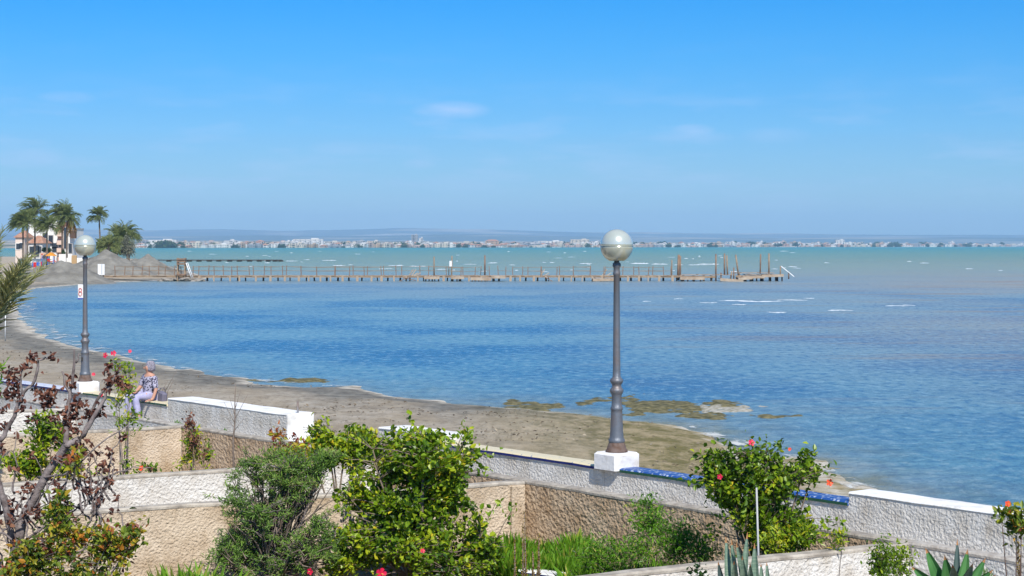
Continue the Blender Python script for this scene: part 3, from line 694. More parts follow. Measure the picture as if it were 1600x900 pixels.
# garden ground
a, b_ = galong(-560, .1), galong(2500, .1)
nx = 60; ny = 60; X = []; 
s, q = np.meshgrid(np.linspace(0, 1, nx), np.linspace(0, 1, ny), indexing='ij')
GX = a.x + (b_.x - a.x) * s - nb.x * q * 26; GY = a.y + (b_.y - a.y) * s - nb.y * q * 26
GZ = .05 + (fbm(GX * .8, GY * .8, 21) - .5) * .16
V = np.stack([GX, GY, GZ], -1).reshape(-1, 3); ii = (np.arange(nx - 1)[:, None] * ny + np.arange(ny - 1)[None]).ravel()
tag(npmesh('garden_soil', V, np.stack([ii, ii + ny, ii + ny + 1, ii + 1], 1), M['soil'], smooth=True), 'brown soil of the terraced gardens', 'soil', kind='structure')

# long garden wall, its stretches painted differently
gw = empty('garden_wall', Vector((gA.x, gA.y, 0)), 'long rough garden wall running beside the promenade, tan and white by plots', 'wall')
def gwp(o): o.parent = gw; o.matrix_parent_inverse = Matrix.Translation(-gw.location); return o
GZT = 1.15
for i, (x0, x1, mt, cp) in enumerate(((-560, 120, 'white', 'capw'), (120.5, 283, 'white', 'capw'), (283.5, 606, 'tan', 'cap'), (606.5, 822, 'tan', 'cap'), (822.5, 1418, 'tan', 'cap'), (1418.5, 2500, 'white', 'capw'))):
    a, b_ = galong(x0), galong(x1)
    gwp(wall_piece(a, b_, -.2, GZT - .05, .18, M[mt], 'wall_panel')); gwp(slab(a, b_, GZT - .048, GZT, .18, .004, M[cp], 'cap', None))
def cross(x0, y0, x1, y1, mt, cp, label, z=1.15, th=.17):
    a, b_ = P(x0, y0, z), P(x1, y1, z); b_ = galong(x1, -.025) if x1 > x0 else b_; d = (b_ - a); d.z = 0; d.normalize(); a = a - d * 2.5 if x0 <= 0 else a; bk = Vector((-d.y, d.x, 0))
    e = empty('dividing_wall', Vector((b_.x, b_.y, 0)), label, 'wall', None)
    o = wall_piece(a, b_, -.2, z - .05, th, M[mt], 'wall_panel', back=bk); o2 = slab(a, b_, z - .048, z - .002, th, .004, M[cp], 'cap', None, back=bk)
    for k in (o, o2): k.parent = e; k.matrix_parent_inverse = Matrix.Translation(-e.location)
    return e
cross(0, 641, 118, 634, 'white', 'capw', 'white dividing wall at the far left edge behind the withered shrub')
cross(0, 680, 283, 660, 'peach', 'cap', 'peach coloured dividing wall on the left behind the thin red-flowered hibiscus')
cross(0, 756, 606, 715, 'white', 'cap', 'white dividing wall running across the left half above the tan one')
cross(0, 808, 820, 749, 'peach', 'cap', 'tan dividing wall lowest on the left, behind the needle-leaved shrub')
cross(700, 926, 1420, 845, 'white', 'cap', 'white dividing wall at the bottom right behind the upright spiky plant')
# pilaster by the corner of the tan wall
a = galong(818); mb = MB(); c = P(806, 790, .6); c = galong(803, -.14)
mb.box((c.x, c.y, .45), (.24, .24, 1.29), Matrix.Rotation(ANG, 3, 'Z'), bev=.015)
tag(mb.build('pilaster', M['peach']), 'short peach pillar at the corner of the two tan walls', 'pillar')

# tiled kerb low in the middle plot
a, b_ = P(740, 880, .32), P(905, 904, .32); kb = empty('planter_kerb', Vector((a.x, a.y, 0)), 'low white planter kerb with navy edge tiles at the bottom middle', 'kerb')
for k in (wall_piece(a, b_, 0, .28, .22, M['whitesmooth'], 'kerb_body'), slab(a, b_, .282, .32, .22, .015, [M['whitesmooth'], M['navy']], 'tile_edge', None, mi_front=1)):
    k.parent = kb; k.matrix_parent_inverse = Matrix.Translation(-kb.location)

# ---------------------------------------------------------------- lamp posts
M['iron'] = mat('painted_iron', (.15, .165, .19), .5, (.20, .14, .11), 6, .006, 30, detail=9, metal=.35, spec=.5, stretch=(1, 1, .5), thr=(.48, .74))
M['rust'] = mat('rusty_iron', (.12, .07, .05), .8, (.20, .15, .13), 9, .01, 40, metal=.3)
M['plinth'] = mat('painted_plinth', (.78, .76, .74), .8, (.52, .46, .40), 5, .008, 16, detail=8, thr=(.52, .80))
M['globe_hi'] = mat('pearly_globe_upper', (.62, .65, .57), .22, (.56, .60, .53), 8, metal=.35, spec=.6, coat=.6)
M['globe_lo'] = mat('pearly_globe_lower', (.60, .58, .43), .22, (.52, .54, .46), 6, metal=.35, spec=.6, coat=.6)
M['dark'] = mat('dark_fitting', (.03, .028, .025), .5)
def lamp(loc, label, rz, sign=False):
    e = empty('street_lamp', loc, label, 'lamp post', None)
    mb = MB(); mb.box((0, 0, .085), (.50, .50, .25), Matrix.Rotation(rz, 3, 'Z'), bev=.03); mb.build('plinth', M['plinth'], e)
    z0 = .21
    mb = MB(); mb.lathe([(.165, z0), (.165, z0 + .03), (.15, z0 + .035), (.135, z0 + .09), (.115, z0 + .14)], n=20); mb.build('foot', M['rust'], e)
    pr = [(.115, z0 + .14), (.122, z0 + .15), (.122, z0 + .18), (.108, z0 + .20), (.104, z0 + .22), (.100, z0 + .26), (.096, z0 + .30), (.086, z0 + .58), (.083, z0 + .62), (.092, z0 + .63), (.092, z0 + .66), (.078, z0 + .68),
          (.074, z0 + .74), (.074, z0 + .84), (.082, z0 + .86), (.098, z0 + .885), (.104, z0 + .91), (.098, z0 + .935), (.082, z0 + .95), (.070, z0 + .975), (.068, z0 + 1.0), (.084, z0 + 1.02), (.098, z0 + 1.045), (.100, z0 + 1.06), (.094, z0 + 1.08),
          (.072, z0 + 1.10), (.060, z0 + 1.12), (.056, z0 + 1.2), (.050, z0 + 1.9), (.045, z0 + 2.62), (.052, z0 + 2.63), (.055, z0 + 2.66), (.048, z0 + 2.68), (.046, z0 + 2.74), (.062, z0 + 2.76), (.062, z0 + 2.80), (.040, z0 + 2.82), (.035, z0 + 2.85)]
    mb = MB(); mb.lathe(pr, n=20); mb.build('column', M['iron'], e)
    zc = z0 + 3.06; mb = MB(); mb.lathe([(.035, z0 + 2.85), (.10, z0 + 2.865), (.115, z0 + 2.88), (.10, z0 + 2.885)], n=20); mb.build('globe_holder', M['dark'], e)
    r = .245
    mb = MB(); mb.lathe([(max(.003, r * math.sin(a)), zc - r * math.cos(a)) for a in [math.pi * (.15 + .35 * i / 14) for i in range(15)]] , n=40)
    lo = mb.build('globe', M['globe_lo'], e); lo['label'] = 'amber tinted lower half of the globe'
    mb = MB(); mb.lathe([(r * .999, zc), (r + .006, zc + .001), (r + .006, zc + .008), (r * .998, zc + .01)] , n=40); mb.build('seam', M['globe_lo'], lo)
    mb = MB(); mb.lathe([(max(.003, r * math.sin(a)), zc + .01 - r * math.cos(a)) for a in [math.pi * (.5 + .5 * i / 18) for i in range(19)]], n=40)
    mb.build('globe', M['globe_hi'], e)['label'] = 'silvery upper half of the globe'
    if sign:
        s_ = MB(); s_.box((-.085, -.075, z0 + 2.02), (.12, .02, .34), Matrix.Rotation(R(-8), 3, 'Z'), 0, .004)
        sg = s_.build('notice', M['plinth'], e); sg['label'] = 'small white notice with red mark and blue foot strap'
        mk = MB(); c = Vector((-.088, -.092, z0 + 2.0)); nn_ = 16
        for (dz, rr) in ((.06, .03), (-.02, .035)):
            mk.tube([c + Vector((math.cos(2 * math.pi * i / nn_) * rr, 0, dz + math.sin(2 * math.pi * i / nn_) * rr * 1.4)) for i in range(nn_ + 1)], .007, 5)
        mk.build('red_mark', mat('red_print', (.55, .03, .02), .5), sg)
        mk = MB(); mk.box((-.085, -.088, z0 + 1.87), (.12, .012, .03)); mk.build('blue_band', mat('blue_print', (.04, .08, .35), .5), sg)
        hb = MB(); hb.box((-.05, -.078, z0 + .5), (.03, .02, .09)); hb.build('hatch_hole', M['dark'], e)
    return e
pl = P(963.5, 725.5, 1.22); pl.z = 1.22
LROT = math.atan2(-.72, .69)
lp = along(963.5, .15); lamp((lp.x, lp.y, 1.22), 'large dark lamp post with a pearly globe, right of the middle', ANG)
lp = along(133, .16); lamp((lp.x, lp.y, 1.22), 'smaller-looking lamp post with a globe and a white notice, on the left', ANG, True)

# ---------------------------------------------------------------- jetty
M['wood'] = mat('weathered_wood', (.24, .165, .10), .85, (.34, .25, .17), 1.2, .01, 12, stretch=(.5, 3, 3))
M['woodl'] = mat('bleached_boards', (.33, .24, .165), .85, (.46, .38, .29), 1.2, .01, 12)
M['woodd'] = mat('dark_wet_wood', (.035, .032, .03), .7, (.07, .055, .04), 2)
M['woodr'] = mat('reddish_wood', (.17, .10, .065), .85, (.27, .18, .12), 2)
M['metalw'] = mat('white_painted_metal', (.75, .75, .74), .5)
JY = 226.0; J = F / JY
def jx(px): return (px - 800) / J
def jz(py): return H - (py - HY) / J
ZD = jz(430.3)
je = empty('jetty', (jx(165), JY, 0), 'long wooden jetty with a post railing reaching out from the beach', 'jetty')
def jp(o): o.parent = je; o.matrix_parent_inverse = Matrix.Translation(-je.location); return o
mb = MB(); x0, x1 = jx(160), jx(1066); n = int((x1 - x0) / .45); rnd = random.Random(3)
for i in range(n):
    x = x0 + (x1 - x0) * i / n; mb.box((x + .2, JY + 1, ZD - .03 + rnd.uniform(-.02, .02)), (.41, 2.1 + rnd.uniform(-.1, .12), .05))
jp(mb.build('deck', M['woodl']))
mb = MB()
for yy in (JY + .05, JY + 1.95):
    k = 14; 
    for i in range(k):
        xa = x0 + (x1 - x0) * i / k; xb = x0 + (x1 - x0) * (i + 1) / k - .03
        mb.box(((xa + xb) / 2, yy, ZD - .17 + rnd.uniform(-.02, .02)), (xb - xa, .12, .20))
jp(mb.build('beam', M['wood']))
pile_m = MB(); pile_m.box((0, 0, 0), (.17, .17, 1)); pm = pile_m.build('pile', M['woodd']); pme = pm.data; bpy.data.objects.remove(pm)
pile_l = MB(); pile_l.box((0, 0, 0), (.22, .14, 1)); pm = pile_l.build('pile', M['woodl']); pmel = pm.data; bpy.data.objects.remove(pm)
cnt = 0
x = jx(312)
while x < jx(1056) and cnt < 82:
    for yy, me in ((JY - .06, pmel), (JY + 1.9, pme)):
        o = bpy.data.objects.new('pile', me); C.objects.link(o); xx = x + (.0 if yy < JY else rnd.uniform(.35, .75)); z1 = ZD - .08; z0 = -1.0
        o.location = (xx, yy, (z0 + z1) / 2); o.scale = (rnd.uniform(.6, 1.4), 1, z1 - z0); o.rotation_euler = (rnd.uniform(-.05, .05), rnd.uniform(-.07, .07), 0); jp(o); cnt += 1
    x += 1.62 + rnd.uniform(-.45, .45)
post_m = MB(); post_m.box((0, 0, .55), (.085, .085, 1.3)); pm = post_m.build('railing_post', M['woodr']); pome = pm.data; bpy.data.objects.remove(pm)
tops = {0: [], 1: []}
for side, yy, st in ((0, JY - .02, 0), (1, JY + 2.02, .75)):
    x = jx(180) + st
    while x < jx(1056):
        if not (side == 0 and (jx(640) < x < jx(655) or jx(852) < x < jx(862))):
            o = bpy.data.objects.new('railing_post', pome); C.objects.link(o); hs_ = rnd.uniform(.93, 1.05) if x < jx(690) else rnd.uniform(.9, 1.02)
            o.location = (x, yy, ZD); o.scale = (1, 1, hs_); o.rotation_euler = (0, rnd.uniform(-.07, .07), 0); jp(o); tops[side].append((x, yy, ZD + 1.15 * hs_))
        x += 2.05 + rnd.uniform(-.35, .35)
for side in (0, 1):
    L = tops[side]; mb = MB()
    for a, b_ in zip(L[:-1], L[1:]):
        if b_[0] - a[0] > 3: continue
        for fz in (.93, .5):
            if a[0] > jx(670) and rnd.random() < .4: continue
            za, zb = ZD + (a[2] - ZD) * fz, ZD + (b_[2] - ZD) * fz
            mb.bar((a[0], a[1], za), (b_[0], b_[1], zb + rnd.uniform(-.03, .01)), .022, n=4)
    jp(mb.build('handrail', M['wood']))
# low landing stages and the broken head
def stage(xa, xb, ytop, tilt=0, near=2.2, m_=None, skirt=True):
    e_ = MB(); a, b_ = jx(xa), jx(xb); z = jz(ytop); n = max(2, int((b_ - a) / .35))
    for i in range(n):
        x = a + (b_ - a) * (i + .5) / n; e_.box((x, JY - near / 2 - .1, z + tilt * (i / n - .5) + rnd.uniform(-.02, .02)), ((b_ - a) / n * .93, near, .07))
    e_.box(((a + b_) / 2, JY - near - .14, z - .16), (b_ - a, .08, .26), Matrix.Rotation(-math.atan2(tilt, b_ - a), 3, 'Y'))
    o = jp(e_.build('landing_stage', m_ or M['woodl']))
    k = MB(); x = a + .2
    while x < b_: k.box((x, JY - near + .3, (z - .3 - 1) / 2), (.16, .16, z + .7)); x += .8
    g_ = k.build('stage_leg', M['woodd']); g_.parent = o
for a_ in ((664, 688, 432, 0), (706, 726, 432, 0), (736, 768, 434, -.05), (768, 790, 431, 0), (925, 962, 435, .04), (1060, 1098, 433, 0), (1122, 1158, 436, -.2), (1150, 1172, 433, .15), (1158, 1192, 431, 0, 1.4), (1188, 1222, 429, .1, 1.2)): stage(*a_)
mb = MB()
for i in range(46):      # the far platforms of the head, boards side by side
    x = jx(1064) + i * .26; mb.box((x, JY + 1.6, ZD + .05 + rnd.uniform(-.03, .03) + (.25 if x > jx(1150) else 0)), (.24, 3.0, .06))
for i in range(20):
    x = jx(1165) + i * .2; mb.box((x, JY + 1.0, ZD + .08 + rnd.uniform(-.04, .04)), (.18, 2.6, .06))
jp(mb.build('head_deck', M['woodl']))
mb = MB(); mb.box(((jx(1062) + jx(1118)) / 2, JY + .2, ZD - .2), (jx(1118) - jx(1062), .12, .25)); mb.box(((jx(1150) + jx(1212)) / 2, JY + .1, ZD - .1), (jx(1212) - jx(1150), .12, .22)); jp(mb.build('beam', M['wood']))
for px in (1068, 1084, 1100, 1112, 1152, 1164, 1176, 1190, 1204, 1215):
    o = bpy.data.objects.new('pile', pme); C.objects.link(o); o.location = (jx(px), JY + .4, -.2); o.scale = (1.6, 1, 1.8); jp(o)
for px, yt, yb, dx, thk in ((678, 401, 432, 0, .09), (706, 400, 441, .05, .09), (757.5, 399, 430, 0, .11), (1050, 406, 434, 0, .08), (1061, 398, 438, .1, .17), (1063.5, 400, 438, 0, .1), (1119, 397, 442, 0, .11), (1132.5, 396, 430, 0, .11), (1136, 399, 430, -.1, .10),
                           (1150, 398, 430, -.35, .11), (1147, 418, 440, 0, .09), (1189, 397, 428, .05, .10), (1202, 396, 430, 0, .11), (1144, 424, 438, .2, .1), (1127, 426, 440, 0, .1), (1156, 428, 441, 0, .1), (1220, 416, 432, 0, .09), (1233, 426, 436, 0, .09)):
    mb = MB(); mb.bar((jx(px) + (0 if dx >= 0 else 0) - dx, JY + .3, jz(yb)), (jx(px), JY + .3, jz(yt)), thk, thk * .85, 7); jp(mb.build('tall_pole', M['woodr'] if px % 2 else M['wood']))
mb = MB(); mb.box(((jx(1221) + jx(1241)) / 2, JY + .2, (jz(416) + jz(432)) / 2), (2.1, .12, .10), Matrix.Rotation(math.atan2(jz(416) - jz(432), jx(1241) - jx(1221)), 3, 'Y')); jp(mb.build('slanted_beam', M['metalw']))
mb = MB(); mb.box((jx(704), JY + .12, jz(412)), (.30, .04, .7)); jp(mb.build('white_board', M['metalw']))
for px in (642, 646, 847, 944): # broken braces
    mb = MB(); mb.box((jx(px), JY + .1, ZD + .3), (.12, .1, 1.1), Matrix.Rotation(.6, 3, 'Y')); mb.box((jx(px) + .5, JY, ZD + .1), (.9, .12, .1), Matrix.Rotation(-.5, 3, 'Y')); jp(mb.build('broken_brace', M['woodl']))
mb = MB()
for px, r_ in ((857, .5), (632, -.4), (640, .2)): mb.box((jx(px), JY - .4, jz(436)), (1.6, .5, .08), Matrix.Rotation(r_, 3, 'Y'))
jp(mb.build('loose_planks', M['woodr']))
# wooden tower at the foot of the jetty
te = empty('wooden_tower', (jx(287), JY - .9, ZD), 'small wooden tower with white ladder rails beside the jetty', 'tower')
mb = MB()
for dx in (-.55, .35):
    for dy in (-.3, .4): mb.box((dx, dy, .75), (.16, .12, 2.9))
mb.build('post', M['wood'], te)
mb = MB()
for z in (2.05, 1.75, 1.45, .1): mb.box((-.1, 0, z), (1.1, .9, .2))
mb.box((-.1, .05, 1.9), (.85, .7, .35)); mb.build('platform', M['woodr'], te)
mb = MB(); mb.bar((.5, -.3, 1.6), (1.3, -.3, -.6), .06); mb.bar((.6, .3, 1.6), (1.4, .3, -.6), .06)
for i in range(6): t_ = i / 6; mb.bar((.55 + .8 * t_, -.3, 1.5 - 2.1 * t_), (.65 + .8 * t_, .3, 1.5 - 2.1 * t_), .03)
mb.build('ladder', M['metalw'], te)
# rocks under the foot of the jetty
M['rock'] = mat('grey_rock', (.16, .14, .115), .95, (.33, .30, .26), 1.5, .06, 5)
def rock_mesh(seed):
    r_ = np.random.default_rng(seed); mb = MB(); n = 8; pr = []
    vs = []
    for i in range(5):
        el = -.9 + 1.8 * i / 4
        for k in range(n): a = 2 * math.pi * k / n; rr = math.cos(el) * r_.uniform(.75, 1.15) + .05; vs.append((rr * math.cos(a), rr * math.sin(a), math.sin(el) * .55 * r_.uniform(.8, 1.1)))
    fs = []
    for i in range(4):
        for k in range(n): fs.append((i * n + k, i * n + (k + 1) % n, (i + 1) * n + (k + 1) % n, (i + 1) * n + k))
    fs += [tuple(range(n - 1, -1, -1)), tuple(range(4 * n, 5 * n))]; mb.add(vs, fs); o = mb.build('rock', M['rock']); me = o.data; bpy.data.objects.remove(o); return me
rms = [rock_mesh(i) for i in range(4)]
for i in range(34):
    px = random.uniform(256, 320); o = bpy.data.objects.new('rock', random.choice(rms)); C.objects.link(o)
    o.location = (jx(px), JY - random.uniform(.2, 1.6), random.uniform(.05, .3) - max(0, px - 300) * .008); k = random.uniform(.25, .6); o.scale = (k * 1.3, k, k * .8); o.rotation_euler = (random.uniform(-.3, .3), 0, random.uniform(0, 6))
    tag(o, 'dark wet boulder in the heap under the foot of the jetty', 'rock', 'boulders under the foot of the jetty')
# white board on posts at the shore end
p0 = P(165, 431, .8); e = empty('notice_board', (jx(165.5), JY - 2.6, .55), 'blank white notice board on a post where the jetty starts', 'sign')
mb = MB(); mb.box((0, 0, .95), (.85, .08, 1.35), bev=.01); mb.build('board', M['metalw'], e)
mb = MB(); mb.box((.08, -.05, 1.0), (.14, .03, 1.2)); mb.build('panel_divider', mat('pale_grey_panel', (.5, .52, .54), .6), e)
mb = MB(); mb.box((-.1, 0.02, 0), (.14, .1, .7)); mb.box((.25, 0.02, 0), (.14, .1, .7)); mb.build('post', M['woodd'], e)
# second jetty further out
J2 = 500.0; k2 = F / J2; e = empty('distant_jetty', ((247 - 800) / k2, J2, 0), 'thin dark jetty without railing further out on the left', 'jetty')
zt2 = H - (405.6 - HY) / k2; mb = MB(); xa, xb = (246 - 800) / k2, (440 - 800) / k2; mb.box(((xa + xb) / 2, J2, zt2 - .15), (xb - xa, 1.8, .28)); o = mb.build('deck', M['woodd'], e); o.matrix_parent_inverse = Matrix.Translation(-e.location)
for px in (262, 279, 294, 309, 325, 340, 357, 372, 388, 403, 417, 428, 437):
    mb = MB(); mb.box(((px - 800) / k2, J2 - .5, (zt2 - .2 - 1) / 2), (.35, .3, zt2 + .9)); mb.box(((px + 4 - 800) / k2, J2 + .5, (zt2 - .2 - 1) / 2), (.35, .3, zt2 + .9)); mb.box(((px + 2 - 800) / k2, J2, zt2 - .5), (1.3, 1.2, .4))
    o = mb.build('pile', M['woodd'], e); o.matrix_parent_inverse = Matrix.Translation(-e.location)

# ---------------------------------------------------------------- sand piles
M['pile'] = mat('piled_grey_sand', (.155, .145, .125), .95, (.24, .228, .20), .6, .35, 1.2, thr=(.35, .65), stretch=(1, 1, 2.2))
def pile(px0, px1, peaks, basepy, depth, label, zb=.4):
    """heaps given by (column, row of the top) at one distance"""
    xs = np.linspace((px0 - 800) / F * depth, (px1 - 800) / F * depth, 90); w_ = xs[-1] - xs[0]; ys_ = np.linspace(-1, 1, 60) * w_ * .42
    X, Y = np.meshgrid(xs, ys_, indexing='ij'); Z = np.full_like(X, -9.0)
    for (px, py, sl) in peaks:
        cx = (px - 800) / F * depth; hz_ = H - (py - HY) / F * depth - zb; r_ = np.hypot(X - cx, Y * 1.1 + (fbm(X * .5, Y * .5, 5) - .5) * 1.2)
        Z = np.maximum(Z, hz_ - r_ * sl)
    Z = Z + (fbm(X * 1.3, Y * 1.3, int(px0)) - .5) * .5 * np.clip(Z, 0, 1); edge = np.minimum(1, np.minimum((X - xs[0]), (xs[-1] - X)) / 1.0)
    Z = np.maximum(Z, -.9)
    V = np.stack([X, Y + depth, Z + zb], -1).reshape(-1, 3); n1, n2 = X.shape; ii = (np.arange(n1 - 1)[:, None] * n2 + np.arange(n2 - 1)[None]).ravel()
    tag(npmesh('sand_pile', V, np.stack([ii, ii + n2, ii + n2 + 1, ii + 1], 1), M['pile'], smooth=True), label, 'sand pile')
pile(10, 196, [(97, 405.5, .50), (60, 416, .42), (118, 411, .5)], 443, 212, 'broad grey sand heap nearest the water, left of the small lamp')
pile(95, 280, [(166, 389.5, .56), (186, 400, .5), (140, 402, .5)], 436, 240, 'tall pointed grey sand heap behind the white notice board')
pile(165, 330, [(231, 397, .62), (212, 404, .5), (250, 413, .5)], 434, 262, 'lighter sand heap at the right end, beside the wooden tower')

# ---------------------------------------------------------------- left bank: houses
HB = 1.5
def hp(px, d, z=HB): return Vector(((px - 800) / F * d, d, z))
def hh_(py, d): return H - (py - HY) / F * d
M['hwall'] = mat('white_house_wall', (.80, .79, .76), .85, (.70, .68, .64), .4)
M['brickp'] = mat('pink_brick', (.50, .26, .18), .9, (.60, .36, .26), 1.5)
M['shutter'] = mat('brown_shutter', (.10, .06, .04), .7)
def house(name, label, px0, px1, pytop, d, dep, wall, roof=None, windows=(), tower=None):
    a, b_ = hp(px0, d).x, hp(px1, d).x; zt_ = hh_(pytop, d); cx = (a + b_) / 2
    e = empty(name, (cx, d, HB - .6), label, 'house'); L = Vector((cx, d, HB - .6))
    mb = MB(); mb.box((0, dep / 2, (zt_ - L.z) / 2), (b_ - a, dep, zt_ - L.z)); mb.build('wall', wall, e)
    rf = MB(); w_ = b_ - a; z = zt_ - L.z
    if roof == 'hip':
        rf.add([(-w_ / 2 - .4, -.4, z), (w_ / 2 + .4, -.4, z), (w_ / 2 + .4, dep + .4, z), (-w_ / 2 - .4, dep + .4, z), (-w_ * .12, dep / 2, z + 1.5), (w_ * .12, dep / 2, z + 1.5)], [(0, 1, 5, 4), (1, 2, 5), (2, 3, 4, 5), (3, 0, 4), (3, 2, 1, 0)]); rf.build('roof', M['tile'], e)
    elif roof == 'shed':
        rf.add([(-w_ / 2 - .2, -.3, z + .01), (w_ / 2 + .2, -.3, z + .01), (w_ / 2 + .2, dep, z + .01), (-w_ / 2 - .2, dep, z + .01), (w_ / 2 + .2, -.3, z + 1.6), (w_ / 2 + .2, dep, z + 1.6)], [(0, 4, 5, 3), (0, 1, 4), (2, 3, 5), (1, 2, 5, 4), (3, 2, 1, 0)]); rf.build('roof', wall, e)
    else: rf.box((0, dep / 2, z + .12), (w_ + .2, dep + .2, .24)); rf.build('roof', M['flat'], e)
    for (wx, wy, ww, wh) in windows:
        x = (wx - 800) / F * d - cx; zz = hh_(wy, d) - L.z
        f_ = MB(); f_.box((x, -.03, zz), (ww + .24, .12, wh + .24)); fo = f_.build('window', M['hwall'] if wall != M['hwall'] else M['flat'], e)
        g_ = MB(); g_.box((x, -.10, zz), (ww, .04, wh)); g_.build('pane', M['glassd'], fo)
    if tower:
        t0, t1, ty, = tower; xa, xb = (t0 - 800) / F * d - cx, (t1 - 800) / F * d - cx; zt2_ = hh_(ty, d) - L.z
        mb = MB(); mb.box(((xa + xb) / 2, dep * .4, (z + zt2_) / 2 + .1), (xb - xa, dep * .5, zt2_ - z)); tw = mb.build('roof_turret', wall, e)
        mb = MB(); 
        for q in (-.25, .25): mb.box(((xa + xb) / 2 + q * (xb - xa), dep * .15 - .03, zt2_ - .9), ((xb - xa) * .2, .06, 1.0))
        mb.build('opening', M['glassd'], tw)
    return e
house('low_house', 'low white house with an orange tiled roof behind the front palms', 44, 66, 380, 350, 6, M['hwall'], 'hip', [(50, 391, .9, 1.4), (57, 392, 1.0, 2.2), (62, 390, .6, 1.2)])
house('tiled_house', 'house at the left edge with a peach wall and orange roof behind the palms', 24, 38, 371, 372, 7, mat('peach_wall', (.66, .55, .47), .85), 'hip', [(28, 385, .7, 1.2), (34, 384, .7, 1.2)])
house('white_house', 'tall white house with a roof turret behind the palms', 45, 90, 350, 385, 10, M['hwall'], None, [(79.5, 376, .9, 2.2), (86, 384, 1.1, 1.1), (86, 390, 1.1, 1.1), (70, 368, .8, 1.0)], (74, 86, 337))
bl = house('brick_house', 'narrow pinkish brick house with balconies right of the tall white one', 90, 99, 357, 384, 10, M['brickp'], 'hip', [(94.5, 381, .8, 1.4)])
mb = MB(); 
for py in (366, 379, 391): mb.box((0, -.5, hh_(py, 384) - bl.location.z), (1.15, .9, .9))
mb.build('balcony', mat('balcony_wall', (.64, .47, .37), .85), bl)
wl = house('end_house', 'white end house with a brown enclosed balcony box on its corner', 100, 113, 358, 383, 10, M['hwall'], None, [(103, 372, .8, 4.5), (110, 388, .7, 2.0)])
mb = MB(); cx = (106.5 - 800) / F * 383; mb.box(((115.5 - 800) / F * 383 - cx, -.5, hh_(367, 383) - wl.location.z), (1.15, 1.1, 1.5)); bb = mb.build('balcony_box', M['shutter'], wl)
mb = MB(); mb.box(((115.5 - 800) / F * 383 - cx, -.5, hh_(360.5, 383) - wl.location.z), (1.35, 1.3, .2)); mb.build('box_roof', M['tile'], bb)
def bwall(px0, px1, py0, py1, d, m_, label, name='boundary_wall'):
    a, b_ = hp(px0, d).x, hp(px1, d).x; z1, z0 = hh_(py0, d), hh_(py1, d) - .6; mb = MB(); mb.box(((a + b_) / 2, d, (z0 + z1) / 2), (b_ - a, .3, z1 - z0), bev=.03); tag(mb.build(name, m_), label, 'wall')
bwall(30, 72, 404, 410, 330, M['hwall'], 'low white boundary wall below the palms on the left')
bwall(92, 103, 397, 408, 328, M['hwall'], 'small bright white wall right of the play equipment')
bwall(104, 142, 403, 412, 332, M['hwall'], 'pale boundary wall behind the globe of the small lamp')
bwall(63, 73, 395, 408, 334, mat('peach_panel', (.62, .40, .28), .85), 'peach wall panel behind the play equipment')
bwall(112, 120, 399, 408, 329, mat('ochre_panel', (.42, .28, .14), .85), 'short ochre wall left of the small lamp globe')

# play equipment
red = mat('red_plastic', (.55, .02, .03), .4); blu = mat('blue_plastic', (.03, .12, .5), .4); org = mat('orange_plastic', (.75, .30, .03), .5)
e = empty('play_tower', hp(80, 325), 'orange-roofed play tower with blue posts behind the sand heap', 'play equipment')
mb = MB()
for dx in (-.5, .5):
    for dy in (-.5, .5): mb.box((dx, dy, .3), (.12, .12, 1.9))
mb.build('post', blu, e); mb = MB(); mb.add([(-.9, -.8, 1.1), (.9, -.8, 1.1), (.9, .8, 1.1), (-.9, .8, 1.1), (0, -.8, 1.75), (0, .8, 1.75)], [(0, 1, 4), (1, 2, 5, 4), (2, 3, 5), (3, 0, 4, 5), (3, 2, 1, 0)]); mb.build('roof', org, e)
mb = MB(); mb.box((0, 0, .1), (1.1, 1.1, .12)); mb.box((-.3, -.6, .35), (.5, .06, .5)); mb.build('platform', red, e); mb = MB(); mb.box((1.1, 0, -.1), (1.6, .5, .06), Matrix.Rotation(.6, 3, 'Y')); mb.build('slide', red, e)
e = empty('climbing_frame', hp(58, 285, 1.0), 'red and blue play panels at the left end of the sand heap', 'play equipment')
mb = MB(); mb.box((-.35, 0, .35), (.45, .12, .95), bev=.03); mb.box((.62, .1, .5), (.18, .12, .8)); mb.build('red_panel', red, e)
mb = MB(); mb.box((.15, 0, .3), (.45, .1, 1.0), bev=.03); mb.box((-.7, .05, .3), (.14, .1, .9)); mb.build('blue_panel', blu, e)
mb = MB(); mb.bar((.72, .2, -.3), (.72, .2, 2.0), .045); mb.build('post', blu, e); mb = MB(); mb.lathe([(.02, 1.98), (.11, 2.02), (.11, 2.15), (.02, 2.2)], (.72, .2, 0), 10); mb.build('red_cap', red, e)
mb = MB(); mb.box((.1, 0, -.12), (1.5, 1.2, .25)); mb.build('base', M['promenade'], e)

